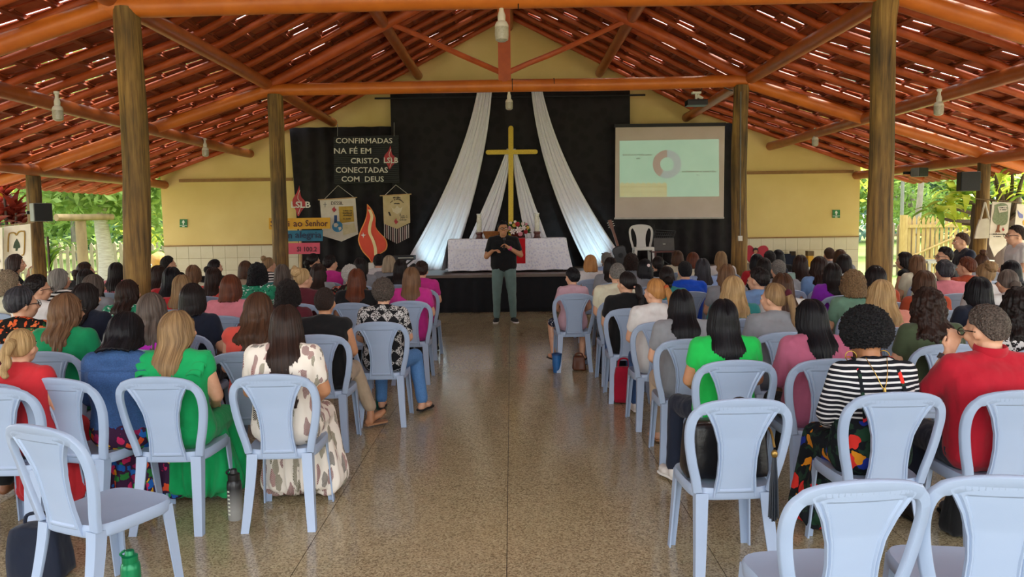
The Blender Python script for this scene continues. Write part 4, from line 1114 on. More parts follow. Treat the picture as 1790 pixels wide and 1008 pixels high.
POSES = {'w0': pose(), 'wr': pose(yaw=rad(-42)), 'wl': pose(yaw=rad(40)), 'wb': pose(nod=rad(-24), head=V(0, .06, 1.15)),
         'wbl': pose(nod=rad(-16), yaw=rad(28), head=V(0, .055, 1.152)),
         'm0': pose(**man), 'mr': pose(yaw=rad(-42), **man), 'ml': pose(yaw=rad(42), **man),
         'chin': pose(yaw=rad(-20), elR=V(.18, .12, .78), wrR=V(.07, .15, 1.0), hdR=V(-.3, .1, 1), huR=V(0, -1, 0), curlR=.9),
         'redman': pose(yaw=rad(22), nod=rad(-10), elL=V(-.26, .13, .80), wrL=V(-.13, .13, 1.02), hdL=V(.35, .06, 1), huL=V(0, 1, 0), curlL=-.7, elR=V(.25, .1, .74), vox=.0075, **man),
         'boy': pose(sw=.145, cw=.07, bulk=.86, knL=V(-.27, .36, .51), anL=V(-.25, .27, .09), toeL=V(-.30, .41, .035), hipL=V(-.085, .02, .535), knR=V(.18, .34, .52), anR=V(.14, .14, .1), toeR=V(.18, .27, .04), yaw=rad(30)),
         'crossleg': pose(knR=V(.14, .40, .55), anR=V(.26, .50, .16), toeR=V(.36, .60, .10)),
         'aisle': pose(knR=V(.24, .36, .52), anR=V(.30, .30, .09), toeR=V(.36, .43, .035)),
         'aisleL': pose(knL=V(-.22, .36, .52), anL=V(-.26, .30, .09), toeL=V(-.31, .43, .035)),
         }
TORSO = {'w0': 'w0', 'wr': 'w0', 'wl': 'w0', 'wb': 'w0', 'wbl': 'w0', 'm0': 'm0', 'mr': 'm0', 'ml': 'm0', 'crossleg': 'w0', 'aisle': 'w0', 'aisleL': 'w0', 'chin': 'chin', 'redman': 'redman', 'boy': 'boy'}
# ---- hair
def hair_mesh(front=58, side=95, back=122, fall=0., thick=.016, wave=0., wfr=30., curl=0., cfr=30., ridge=.003, widen=1., taper=.75, nth=150, nv=36, part=0., backfall=None, seed=1, sidecut=112):
    """sheet of hair from the crown; theta 0 = back of the head"""
    ax, ayb, ayf, az = .080 + thick, .104 + thick, .088 + thick * .7, .108 + thick
    mb = MB(); pts = []; uvs = []
    for j in range(nv + 1):
        s = j / nv
        for i in range(nth):
            th = -math.pi + 2 * math.pi * i / nth; ad = abs(math.degrees(th))
            def sm(a, b, x): x = min(1, max(0, (x - a) / (b - a))); return x * x * (3 - 2 * x)
            k = sm(40, 100, ad); pm = back + (side - back) * k; k2 = sm(sidecut - 12, sidecut + 26, ad); pm = pm + (front - pm) * k2
            fl = fall * (1 - k2) * (1 - .25 * sm(50, 110, ad)); fl *= 1 + .12 * noise.noise(V(th * 5, seed, 0)) + .09 * noise.noise(V(th * 14, seed, 3)) + .05 * noise.noise(V(th * 34, seed, 7))
            if fall > 0: pm = pm + (90 - pm) * (1 - k2) 
            if fall <= 0: tk = thick * (1 - .8 * s ** 3); ax, ayb, ayf, az = .080 + tk, .104 + tk, .088 + tk * .7, .108 + tk
            A = math.radians(pm) * .105; tot = A + fl; d = s * tot
            if d <= A or fl < 1e-4: ph = math.radians(pm) * (d / A if A else 0); t = 0
            else: ph = math.radians(pm); t = d - A
            sx, cz = math.sin(ph), math.cos(ph); ay = ayb if ad < 90 else ayf
            x = ax * sx * math.sin(th); y = -ay * sx * math.cos(th) - .006; z = az * cz + .012
            if t > 0:
                b = sm(.05, .22, t); w = (.118 * widen) * (1 - (1 - taper) * sm(.2, max(.25, fall), t))
                xo = ax * math.sin(th) * (1 + .10 * math.sin(min(t, .12) / .12 * math.pi) * (widen))
                yo = -ay * math.cos(th) - .006
                xb = w * math.sin(th); yb = -.118 - .062 * math.cos(th * .9) 
                x = xo + (xb - xo) * b; y = yo + (yb - yo) * b; z = az * math.cos(ph) + .012 - t
            p = V(x, y, z); r = V(x, y + .01, z * .6).normalized() if t == 0 else V(math.sin(th), -math.cos(th), 0)
            dsp = ridge * (noise.noise(V(th * 9, s * 1.5, seed)) + .7 * noise.noise(V(th * 22, s * 2.5, seed + 5)) + .45 * noise.noise(V(th * 60, s * 4, seed + 9))) * min(1, 3 * s)
            if part: dsp -= .010 * math.exp(-((x) / .012) ** 2) * (1 if z > .05 else 0)
            if wave: dsp += wave * math.sin(d * wfr + 2.2 * noise.noise(V(th * 4, 0, seed)) + th * 1.5) * sm(.1, .25, d)
            if curl:
                q = p * cfr; dsp += curl * (noise.noise(q + V(seed, 0, 0)) + .6 * noise.noise(q * 2.1))
            pts.append(p + r * dsp); uvs.append((i / nth, s * tot / .4))
    fs = []
    for j in range(nv):
        for i in range(nth):
            i2 = (i + 1) % nth; fs.append((j*nth + i, (j+1)*nth + i, (j+1)*nth + i2, j*nth + i2))
    me = bpy.data.meshes.new('hair'); me.from_pydata([tuple(p) for p in pts], [], fs)
    uvl = me.uv_layers.new(name='UVMap')
    for poly in me.polygons:
        us = [uvs[me.loops[l].vertex_index][0] for l in poly.loop_indices]; wrap = max(us) - min(us) > .5
        for l in poly.loop_indices:
            u, v = uvs[me.loops[l].vertex_index]; uvl.data[l].uv = (u + 1 if wrap and u < .5 else u, v)
    me.materials.append(None)
    return evalmesh(me, [('SOLIDIFY', dict(thickness=.018 if fall > .05 else .006, offset=-1))])
def blob_mesh(parts, nz=.004, fr=60):
    mb = MB()
    for c, r in parts: mb.ell(c, r, None, 28, 18)
    me = mb.mesh('hair_blob', smooth=True)
    ns = [v.normal.copy() for v in me.vertices]
    for v, nn in zip(me.vertices, ns): v.co += nn * nz * (noise.noise(v.co * fr) + .6 * noise.noise(v.co * fr * 2))
    uvl = me.uv_layers.new(name='UVMap')
    for lp in me.loops:
        c = me.vertices[lp.vertex_index].co; uvl.data[lp.index].uv = (math.atan2(c.x, c.z) / 6.28, c.y * 3)
    return me
def tail_mesh(start, ln, r0, r1, sway=.0, wave=.0, down=.05, seed=3):
    mb = MB(); pts = []; rs = []; N = 22
    for i in range(N + 1):
        t = i / N; y = start[1] - .05 * math.sin(min(1, t * 3) * math.pi / 2) - down * t; pts.append((start[0] + sway * t + wave * math.sin(t * 14), y, start[2] + .02 * math.sin(min(1, t * 4) * math.pi) - ln * t)); rs.append(r0 * (.55 + .45 * min(1, t * 6)) * (1 - t) + r1 * t if t < .97 else r1 * .5)
    mb.tube(pts, rs, 24); me = mb.mesh('tail', smooth=True)
    ns = [v.normal.copy() for v in me.vertices]
    for v, nn in zip(me.vertices, ns):
        a = math.atan2(v.co.x - start[0], v.co.y - start[1]); v.co += nn * .004 * noise.noise(V(a * 5, v.co.z * 6, seed))
    uvl = me.uv_layers.new(name='UVMap')
    for lp in me.loops:
        c = me.vertices[lp.vertex_index].co; uvl.data[lp.index].uv = (math.atan2(c.x - start[0], c.y - start[1] + .06) / 6.28, (start[2] - c.z) / .4)
    return me
HS = {
 'long': lambda: hair_mesh(fall=.36, thick=.014, ridge=.006, part=1, taper=.72),
 'vlong': lambda: hair_mesh(fall=.48, thick=.013, ridge=.006, part=1, taper=.6, seed=4),
 'mid': lambda: hair_mesh(fall=.24, thick=.016, ridge=.006, part=1, taper=.92, seed=2),
 'wavy': lambda: hair_mesh(fall=.30, thick=.018, wave=.007, wfr=42, ridge=.007, widen=1.12, taper=.85, nv=48, seed=6),
 'curlylong': lambda: hair_mesh(fall=.29, thick=.022, wave=.006, wfr=60, curl=.011, cfr=38, ridge=.007, widen=1.28, taper=1.0, nth=130, nv=60, seed=8),
 'bob': lambda: hair_mesh(fall=.13, thick=.018, ridge=.003, widen=1.05, taper=1, seed=9),
 'bobwavy': lambda: hair_mesh(fall=.15, thick=.022, ridge=.005, wave=.005, wfr=45, widen=1.12, taper=1, nv=40, seed=10),
 'curlybob': lambda: hair_mesh(fall=.12, thick=.028, curl=.012, cfr=42, widen=1.2, taper=1, nth=130, nv=54, seed=11),
 'afro': lambda: hair_mesh(front=70, side=118, back=130, thick=.068, curl=.013, cfr=75, nth=230, nv=110, ridge=.004, seed=12, sidecut=118),
 'curlyshort': lambda: hair_mesh(front=62, side=100, back=128, thick=.034, curl=.012, cfr=50, nth=130, nv=50, seed=13),
 'short': lambda: hair_mesh(front=54, side=78, back=126, thick=.011, curl=.003, cfr=70, ridge=.004, seed=14),
 'shortthick': lambda: hair_mesh(front=58, side=82, back=124, thick=.024, curl=.006, cfr=45, ridge=.005, seed=15),
 'pixie': lambda: hair_mesh(front=62, side=100, back=128, thick=.022, curl=.004, cfr=40, ridge=.006, seed=16),
 'bald': lambda: hair_mesh(front=20, side=88, back=118, thick=.004, curl=.002, cfr=70, seed=17),
 'tight': lambda: hair_mesh(front=56, side=92, back=124, thick=.010, ridge=.003, seed=18),
}
HEXTRA = {'bunhigh': ('tight', lambda: blob_mesh([((0, -.09, .115), (.045, .045, .04))], .006, 50)),
 'bunlow': ('tight', lambda: blob_mesh([((0, -.135, -.02), (.052, .04, .048)), ((.0, -.13, -.07), (.035, .03, .05))], .006, 50)),
 'messybun': ('tight', lambda: blob_mesh([((.01, -.10, .09), (.06, .055, .055)), ((-.03, -.09, .13), (.03, .03, .03))], .012, 45)),
 'pony': ('tight', lambda: tail_mesh((0.01, -.10, .05), .36, .034, .014)),
 'ponylow': ('tight', lambda: tail_mesh((0, -.11, -.02), .24, .042, .024, wave=.008)),
 'kidpony': ('tight', lambda: tail_mesh((0, -.10, .05), .22, .04, .02, wave=.012)),
 'topbun': ('tight', lambda: blob_mesh([((0, -.04, .15), (.045, .045, .04))], .008, 50))}
HC = dict(bk=('#050506', '#15141a'), dk=('#0d0a0a', '#231a18'), db=('#190f0c', '#37241c'), br=('#2e1c13', '#5a3d2a'), au=('#3a1a0f', '#6d3a22'), lb=('#4a3322', '#846246'),
          bl=('#7d5f3a', '#c9a877'), dbl=('#5c4530', '#a4845c'), ggb=('#6a5a48', '#b3a084'), gy=('#4e4a46', '#98928a'), gb=('#352c27', '#6f6259'), wh=('#a9a49c', '#dcd8d0'), dg=('#171718', '#45444a'), rb=('#8a5a30', '#c08a50'))
def hm(k, curly=False): c = HC[k]; return curlmat('curls_' + k, c[0], c[1]) if curly else hairmat('hair_' + k, c[0], c[1])
SK = dict(l=M('skin_light', '#d9a889', '#cf9a7a', 18, .5, .05), t=M('skin_tan', '#c08a66', '#b57f5b', 18, .5, .05), b=M('skin_brown', '#8f5f42', '#835538', 18, .5, .05), d=M('skin_deep', '#a8714c', '#9b6643', 18, .5, .05))
m_eye = M('eye_white', '#e9e4dc', '#ddd6cc', 5, .2); m_iris = M('eye_dark', '#2a1a12', '#1c110b', 5, .1); m_lens = M('spectacle_frame', '#17130f', '#0f0c0a', 9, .3)
m_lip = M('lips', '#b3685a', '#a35a4e', 12, .4)
def eye_mesh(hs):
    a = MB(); 
    for s in (-1, 1): a.ell(V(s * .03, .0835, .004) * hs, (.012, .009, .0075), None, 10, 7)
    return a.mesh('eyes', smooth=True)
def iris_mesh(hs):
    a = MB()
    for s in (-1, 1): a.ell(V(s * .03, .090, .004) * hs, (.0055, .004, .0055), None, 8, 6)
    return a.mesh('irises', smooth=True)
def glasses_mesh():
    a = MB()
    for s in (-1, 1):
        a.tube([(s * .034 + .026 * math.cos(w), .104, .002 + .019 * math.sin(w)) for w in [k * math.pi / 8 for k in range(17)]], .0028, 5, False)
        a.tube([(s * .06, .103, .006), (s * .084, .03, .004), (s * .084, -.01, -.004)], .0028, 5)
    a.tube([(-.01, .107, .006), (.01, .107, .006)], .0025, 5); return a.mesh('spectacles')
def brow_mesh():
    a = MB()
    for s in (-1, 1): a.cap((s * .016, .092, .024), (s * .045, .084, .026), .0035, .0025, 6)
    return a.mesh('eyebrows', smooth=True)
JOBS = []
def person(x, y, z, sc_, pk, hair, hc, top, bot, label, rotz=0., skin='l', sleeve=.55, glasses=False, shoes=None, group=None, bottom='trousers', cat='person', face=True, hrot=None):
    J = POSES[pk]; tk = TORSO.get(pk, pk)
    t = thing('person', label, cat, (x, y, z), rotz, group, sc_)
    ob('body', cached(('body', pk), lambda: mk_body(J)), SK[skin], t)
    JT = POSES[tk]
    if top is not None: ob('top', cached(('top', tk, sleeve), lambda: mk_top(JT, sleeve)), top, t)
    lk = pk if pk in ('boy', 'crossleg', 'aisle', 'aisleL', 'redman', 'speaker') else tk
    JL = POSES[lk]
    if bottom == 'skirt': ob('skirt', cached(('skirt', lk), lambda: mk_skirt(JL)), bot, t)
    elif bottom == 'shorts': ob('shorts', cached(('shorts', lk), lambda: mk_trousers(JL, .95)), bot, t)
    else: ob('trousers', cached(('trousers', lk), lambda: mk_trousers(JL)), bot, t)
    if shoes is not None:
        for n in 'LR':
            sh_ = t
            if shoes[0]: sh_ = ob('shoe', cached(('shoe', lk, n), lambda: mk_shoes(JL, n)), shoes[0], t)
            ob('sole' if shoes[0] else 'sandal', cached(('sole', lk, n), lambda: mk_soles(JL, n)), shoes[1], sh_)
    hs = J.get('hs', 1.); R = RH(J)
    Rh = R.to_euler()
    hl = J['head']
    base, extra = (hair, None) if hair in HS else HEXTRA[hair]
    lh = base in ('long', 'vlong', 'mid', 'wavy', 'curlylong')
    rr = (Matrix.Rotation(J['yaw'] * (.55 if lh else 1), 3, 'Z') @ Matrix.Rotation(J['nod'] * (.35 if lh else 1), 3, 'X')).to_euler()
    h = ob('hair', cached(('hair', base), HS[base]), hm(hc, base in ('afro', 'curlyshort', 'curlybob', 'short', 'bald')), t, hl, rr); h.scale = (hs,) * 3
    if extra:
        h2 = ob('tied_hair', cached(('tied', hair), extra), hm(hc), h)
    if face:
        ob('eyes', cached(('eyes', hs), lambda: eye_mesh(hs)), m_eye, t, hl, Rh); ob('irises', cached(('iris', hs), lambda: iris_mesh(hs)), m_iris, t, hl, Rh)
        ob('eyebrows', cached('brows', brow_mesh), hm('db'), t, hl, Rh)
    if glasses: ob('spectacles', cached('glasses', glasses_mesh), m_lens, t, hl, Rh).scale = (hs,) * 3
    return t
HTOP = {'afro': 1.162 + .012 + .108 + .068, 'bald': 1.285, 'curlyshort': 1.318}
def headtop(hair): return HTOP.get(hair, 1.162 + .012 + .108 + .016)
_used = set()
def seat(px, py, d, pk, hair, hc, top, bot, desc, rotz=0., ch=True, chrot=None, zoff=0, chlab=None, chx=0, smin=.93, **k):
    """one member of the audience with the chair under them; px,py = top of the head in the photo, d = distance of the head"""
    p = P(px, py, d); s = max(smin, min(1.07, p.z / headtop(hair)))
    hy = .035
    x = p.x + hy * math.sin(rotz); y = d - hy * math.cos(rotz)
    t = person(x, y, .25 * (1 - s) + zoff, s, pk, hair, hc, top, bot, desc, rotz, **k)
    if ch:
        cr = rotz * .8 if chrot is None else chrot
        c = Vector((-.16 * -math.sin(cr), -.16 * math.cos(cr)))
        chair(x + c.x + chx, y + c.y, chlab or ('skylight-tinted chair under the ' + desc), cr + random.uniform(-.05, .05))
    return t
# ------------------------------------------------------------------ the audience
cN = cloth('#1b2233', 'navy_cloth'); cBk = cloth('#121214', 'black_knit'); cJ = M('denim', '#35598c', '#274572', 120, .85, .2); cJl = M('light_denim', '#5b8cc4', '#4a78b0', 120, .85, .2)
cBe = cloth('#bca78d', 'beige_twill'); cGr = cloth('#8d8f94', 'grey_cloth'); cRed = cloth('#c22a32'); cCor = cloth('#e0574a', 'coral_cloth'); cMag = cloth('#c22f86', 'magenta_cloth'); cWh = cloth('#dcd9d6', 'white_cloth')
cGn = cloth('#0fa05a', 'green_cloth'); cGb = cloth('#1fbf52', 'bright_green_cloth'); cTeal = cloth('#2f7f7f', 'teal_cloth'); cPk = cloth('#dd8590', 'pink_cloth'); cRose = cloth('#b8627e', 'rose_cloth'); cOl = cloth('#47533a', 'olive_cloth')
cBl = cloth('#1450c8', 'royal_blue_cloth'); cLb = cloth('#7fa5d6', 'light_blue_cloth'); cPu = cloth('#8a2bb0', 'purple_cloth'); cMar = cloth('#5a1f2a', 'maroon_cloth'); cSal = cloth('#d98f7d', 'salmon_cloth'); cCr = cloth('#e0dcc0', 'cream_cloth')
cGg = cloth('#6f957e', 'sage_cloth'); cRu = cloth('#b0492a', 'rust_cloth'); cSky = cloth('#9db4dc', 'blue_shirting'); cAq = cloth('#a8cfc4', 'aqua_cloth'); cRs = cloth('#b3182c', 'red_shirt')
pStr = stripes('thin_stripes', '#14161f', '#d9d8d8', 38, 'Z', .62); pStr2 = stripes('bold_stripes', '#101014', '#e2dfda', 26, 'Z', .5)
pOr = floral('orange_flower_print', '#15120f', ['#d9572a', '#e2703a', '#1f5a35', '#d9572a'], 22, .42)
pLeaf = floral('leaf_print', '#e5dcd0', ['#6a2430', '#5f5a3c', '#e5dcd0', '#241f1c', '#7a3238', '#e5dcd0'], 12, .52, None, (2.0, 2.0, .7), 60)
pBW = floral('black_white_print', '#d5d3d0', ['#1b1b1d', '#1b1b1d', '#d5d3d0'], 26, .5)
pDia = None
t = NT('diamond_print'); v = t.coords((1, 1, 1), 'Object', (0, rad(45), 0)); ck = t.n('TexChecker'); ck.inputs['Scale'].default_value = 13; t.l(v, ck.inputs['Vector'])
sp = t.ramp(t.noise(t.coords(), 95, 2), [(.46, '#1a1a1c'), (.5, '#c9c7c4')]); t.l(sp, ck.inputs['Color1']); ck.inputs['Color2'].default_value = lin('#1a1b1e'); pDia = t.done(ck.outputs['Color'], .85, 0, .25)
pFl = floral('dark_tropical_print', '#10141a', ['#c8202e', '#d98a1c', '#10141a', '#1d3d2a', '#1c2f8a', '#10141a', '#d9332a'], 11, .45, '#20382a')
pCol = floral('colourful_skirt_print', '#3a1c3a', ['#c2255c', '#1f5fae', '#d9a21c', '#2b7a3a', '#8a1c4a', '#d94f2a'], 16, .5)
pSh = floral('navy_white_print', '#1f2740', ['#cfd2d8', '#1f2740'], 30, .4)
pFd = floral('dim_floral_print', '#2a1c1c', ['#b5483a', '#5a6a4a', '#c98a7a'], 22, .4)
pGf = floral('green_white_print', '#2f8f6a', ['#d8e5dc', '#1f5f4a'], 26, .4)
shD = (M('dark_shoe', '#201a17', '#15110f', 9, .5), M('dark_sole', '#120f0d', '#0c0a09', 9, .8)); shW = (M('white_shoe', '#dcd8d2', '#cfcac2', 9, .6), M('white_sole', '#e5e2dc', '#d9d5ce', 9, .8)); shT = (None, M('tan_sandal', '#b98a66', '#a4764f', 9, .7)); shF = (None, M('black_sandal', '#1c1716', '#120f0e', 9, .7))
B = dict(bottom='trousers')
A_ = 'seated audience left of the aisle'; R_ = 'seated audience right of the aisle'
L = []
def a(*x, **k): L.append((x, k))
# ---- left block, from the rear row forwards
a(40, 601, 4.15, 'w0', 'kidpony', 'bl', cRed, cRed, 'girl with blonde ponytail in a red dress', bottom='skirt', sleeve=.2, smin=.74, zoff=.05)
a(215, 548, 4.35, 'wb', 'bobwavy', 'bk', cJ, pCol, 'woman with black bob in a blue denim jacket', bottom='skirt', sleeve=1.9, chx=-.16, chrot=rad(-14))
a(310, 545, 4.35, 'wr', 'long', 'dbl', cGn, cGn, 'woman with long blonde hair in a green ruffled dress', bottom='skirt', sleeve=.22)
a(497, 530, 4.38, 'wbl', 'vlong', 'db', pLeaf, pLeaf, 'woman with long dark hair in a white leaf print dress', bottom='skirt', sleeve=.6, shoes=shT, skin='t')
a(-48, 578, 4.4, 'wr', 'long', 'db', cMar, cBk, 'woman in maroon cut off by the left edge', skin='b')
a(38, 501, 5.75, 'wr', 'pixie', 'dg', pOr, cBk, 'woman with short grey black hair in orange flowered top', glasses=True)
a(116, 514, 5.25, 'wr', 'wavy', 'lb', cloth('#14905a', 'mid_green_cloth'), cBk, 'woman with big wavy brown hair in a plain green top', glasses=True)
a(265, 514, 5.3, 'w0', 'wavy', 'gb', cloth('#c62fc0', 'fuchsia_cloth'), cBk, 'woman with grey brown wavy hair in a fuchsia top')
a(336, 496, 5.95, 'w0', 'bob', 'dk', cN, cBk, 'woman with dark bob in a navy blouse left of the aisle')
a(449, 510, 5.35, 'wb', 'wavy', 'br', cCor, cBk, 'woman with wavy brown hair in a coral sleeveless top', sleeve=0)
a(568, 513, 5.45, 'crossleg', 'short', 'db', cBk, cBe, 'woman with cropped dark hair and black sleeveless top', sleeve=0, shoes=shT, skin='t')
a(150, 495, 6.4, 'wr', 'mid', 'dk', cN, cBk, 'woman with dark brown hair behind the green top woman')
a(224, 494, 6.5, 'wr', 'wavy', 'db', pGf, cBk, 'woman with dark wavy hair in green print before the post')
a(66, 481, 7.1, 'wr', 'shortthick', 'dk', cWh, cBk, 'woman with short dark hair, spectacles and pale top at far left', glasses=True, sleeve=0)
a(164, 481, 7.2, 'wr', 'wavy', 'gb', cGr, cBk, 'woman with greying brown hair turned to the right in grey')
a(318, 485, 7.1, 'w0', 'mid', 'dbl', cRed, cBk, 'woman with blonde brown hair in a red top')
a(403, 481, 7.1, 'w0', 'bob', 'au', cPk, cBk, 'woman with auburn bob in a pink top')
a(503, 494, 6.6, 'w0', 'curlybob', 'dk', cMar, cBk, 'woman with dark curly bob in a maroon top')
a(670, 490, 6.45, 'aisle', 'curlyshort', 'gb', pDia, cJl, 'woman with grey curls, black and white diamond top and jeans', shoes=shF, sleeve=.7)
a(14, 474, 7.8, 'wr', 'curlybob', 'ggb', cCr, cBk, 'woman with pale grey curls at the far left edge')
a(104, 470, 8.2, 'wr', 'bob', 'gy', pStr2, cBk, 'woman with grey bob in a black and white striped top')
a(150, 472, 8.7, 'w0', 'mid', 'dk', cBk, cBk, 'woman with dark hair in black near the tree trunk')
a(149, 457, 9.7, 'wr', 'bunlow', 'db', cBk, cBk, 'woman with dark low bun in front of the lawn')
a(203, 458, 9.6, 'w0', 'vlong', 'dk', cPk, cBk, 'woman with long dark hair half hidden by the near left post')
a(277, 467, 8.9, 'wr', 'long', 'db', cGr, cBk, 'woman with dark hair right of the near left post')
a(300, 466, 8.6, 'w0', 'long', 'bk', cRed, cBk, 'woman with black hair in a red top right of the post')
a(294, 447, 11.2, 'mr', 'short', 'dk', cBk, cBk, 'man with flat dark hair in front of the tiled wall')
a(338, 469, 8.8, 'w0', 'mid', 'lb', cCr, cBk, 'woman with light brown hair before the left tiled wall')
a(376, 453, 10.6, 'wr', 'bunlow', 'dk', cBk, cBk, 'woman with dark tied hair facing right before the tiles')
a(373, 469, 8.7, 'w0', 'mid', 'db', cCor, cBk, 'woman with dark hair in an orange top before the tiles')
a(429, 457, 9.7, 'w0', 'bob', 'br', cBe, cBk, 'woman with brown bob left of the song sign post')
a(450, 461, 8.8, 'w0', 'curlybob', 'bk', pGf, cBk, 'woman with big black curly hair in green print')
a(470, 450, 11., 'wr', 'bunhigh', 'dbl', pStr2, cBk, 'woman with blonde bun in a pale striped top facing right')
a(493, 463, 9.2, 'w0', 'mid', 'gb', cTeal, cBk, 'woman with straight grey brown hair by the left stage post')
a(530, 469, 8.1, 'wr', 'messybun', 'bl', cMar, cBk, 'woman with blonde updo and earring in maroon')
a(548, 442, 11.6, 'wr', 'bunlow', 'dk', cBk, cBk, 'woman with dark bun under the pink song sign')
a(578, 447, 11., 'wr', 'shortthick', 'dk', cMag, cBk, 'woman with short dark hair in a magenta top near the stage', sleeve=0)
a(556, 461, 9.2, 'w0', 'long', 'db', cGr, cBk, 'woman with long dark brown hair below the song signs')
a(612, 466, 8.7, 'w0', 'curlyshort', 'wh', pFd, cBk, 'woman with short white hair below the big flame')
a(623, 470, 8.1, 'w0', 'long', 'au', cBk, cBk, 'woman with long reddish brown hair in a black top')
a(630, 450, 10.6, 'w0', 'mid', 'dk', cGr, cBk, 'woman with dark hair left of the flame stand')
a(662, 445, 11., 'm0', 'short', 'dk', cWh, cBk, 'man with short dark hair in a white shirt below the flame')
a(680, 447, 10.6, 'w0', 'bob', 'ggb', cGr, cBk, 'woman with ash blonde bob beside the white shirt man')
a(700, 455, 10.2, 'w0', 'mid', 'dk', cBk, cBk, 'woman with dark hair near the stage keyboard')
a(719, 467, 8.2, 'w0', 'long', 'lb', cMag, cBk, 'woman with long light brown hair in magenta at the aisle', shoes=shD)
a(737, 459, 9.8, 'w0', 'shortthick', 'db', cMag, cN, 'woman with short brown hair in pink at the front aisle seat', shoes=shD)
a(27, 441, 10.6, 'chin', 'mid', 'db', cBk, cBk, 'woman with dark hair resting chin on hand at far left', rotz=rad(-50))
# ---- right block
a(1519, 566, 3.75, 'wb', 'afro', 'bk', pStr, pFl, 'woman with black afro and hoop earrings in a striped top', bottom='skirt', sleeve=1.85, skin='d', shoes=shF)
a(1724, 534, 3.75, 'redman', 'short', 'gb', cRs, cN, 'man with grey hair and spectacles in a red shirt', sleeve=.75, glasses=True, shoes=shD)
a(1264, 528, 4.6, 'aisleL', 'long', 'bk', cGb, cN, 'woman with long black hair in a bright green top', sleeve=.4, shoes=shW, skin='t')
a(1420, 529, 4.6, 'wbl', 'vlong', 'bk', cRose, cBk, 'woman with very long black hair in a dusty pink top', sleeve=1.2)
a(1622, 507, 5.05, 'w0', 'curlylong', 'db', cOl, cBk, 'woman with big dark curly hair in an olive top')
a(1782, 506, 4.9, 'w0', 'curlylong', 'dk', pBW, cBk, 'woman with dark curls in black and white print at right edge')
a(1192, 510, 5.4, 'wb', 'vlong', 'bk', cGr, cBe, 'woman with very long black hair and beige trousers at the aisle', shoes=shT)
a(1352, 496, 5.65, 'wl', 'pony', 'dbl', cGr, cBk, 'woman with blonde ponytail and maroon tie in grey')
a(1540, 494, 5.8, 'w0', 'wavy', 'bl', cSal, cBk, 'woman with wavy blonde hair in a salmon top')
a(1710, 494, 6., 'w0', 'mid', 'bk', cN, cBk, 'woman with blue black hair above the red shirt man')
a(1145, 488, 6.3, 'wl', 'pony', 'rb', cWh, cJ, 'woman with golden ponytail in a white top', shoes=shW)
a(1281, 491, 6.4, 'w0', 'wavy', 'bl', cTeal, cBk, 'woman with wavy blonde hair in a teal top')
a(1491, 478, 6.8, 'w0', 'curlybob', 'dbl', cGg, cBk, 'woman with light brown curls in a sage green top')
a(1368, 487, 6.9, 'w0', 'mid', 'br', cWh, cBk, 'woman with brown hair behind the blonde ponytail')
a(1760, 485, 6.8, 'w0', 'bunlow', 'gb', cWh, cBk, 'woman with greying bun at the right edge')
a(1324, 481, 7.1, 'ml', 'shortthick', 'dk', cLb, cBk, 'man with short dark hair looking left')
a(1095, 478, 7.25, 'wl', 'ponylow', 'dk', cBk, cJ, 'woman with low dark ponytail in a black T-shirt and jeans', shoes=shW)
a(1615, 478, 7.1, 'w0', 'mid', 'br', cRu, cBk, 'woman with smooth brown hair in a rust top')
a(1530, 467, 7.7, 'w0', 'bobwavy', 'dk', cRu, cBk, 'woman with dark hair before the near right post')
a(1000, 478, 8.75, 'boy', 'shortthick', 'bk', cloth('#c9a3ae', 'dusty_pink_tee'), pSh, 'boy with black hair, pink T-shirt and patterned shorts', bottom='shorts', shoes=shF, smin=.82, zoff=.03)
a(1165, 472, 8.1, 'w0', 'bunlow', 'dk', cTeal, cBk, 'woman with glossy dark bun in teal')
a(1197, 462, 8.3, 'm0', 'short', 'bk', cBl, cBk, 'man with black hair in a royal blue polo')
a(1079, 461, 8.0, 'm0', 'bald', 'gy', cCr, cN, 'balding grey man in a cream shirt', shoes=shD)
a(1270, 477, 8.1, 'w0', 'mid', 'lb', cGr, cBk, 'woman with light brown hair behind the wavy blonde')
a(1455, 462, 8.1, 'w0', 'long', 'dk', cPu, cBk, 'woman with long dark hair in a purple top')
a(1650, 470, 8.1, 'm0', 'shortthick', 'dg', cPk, cBk, 'man with black and grey hair in a pink shirt')
a(1722, 460, 7.9, 'w0', 'messybun', 'dbl', cWh, cBk, 'woman with messy blonde bun')
a(1767, 462, 8.1, 'w0', 'bob', 'bk', cBk, cBk, 'woman with black bob near the right edge')
a(1688, 462, 8.6, 'wl', 'shortthick', 'au', cRu, cBk, 'woman with short auburn hair looking left')
a(1360, 463, 8.6, 'm0', 'short', 'gy', cGr, cBk, 'man with short grey hair in grey')
a(1228, 461, 9.1, 'w0', 'vlong', 'dg', cSky, cBk, 'woman with long straight grey black hair')
a(1067, 457, 9.4, 'w0', 'long', 'dk', cGr, cBk, 'woman with long dark hair beside the balding man')
a(1127, 459, 9.1, 'w0', 'bob', 'bk', cGr, cBk, 'woman with black hair and a white flower clip')
a(1335, 463, 9.1, 'w0', 'bob', 'dk', cBk, cBk, 'woman with dark bob right of the stage post')
a(1432, 449, 9.3, 'w0', 'wavy', 'db', cLb, cBk, 'woman with dark wavy hair in a light blue top')
a(1399, 446, 9.6, 'w0', 'long', 'db', cAq, cBk, 'woman with long dark brown hair in an aqua top')
a(1475, 445, 9.8, 'w0', 'bob', 'dk', cWh, cBk, 'woman with dark bob left of the near right post')
a(1603, 450, 9.6, 'w0', 'mid', 'lb', cCr, cBk, 'woman with light brown bob before the wooden gate')
a(1715, 445, 9.6, 'w0', 'topbun', 'br', cGr, cBk, 'woman with brown hair before the big tree trunk')
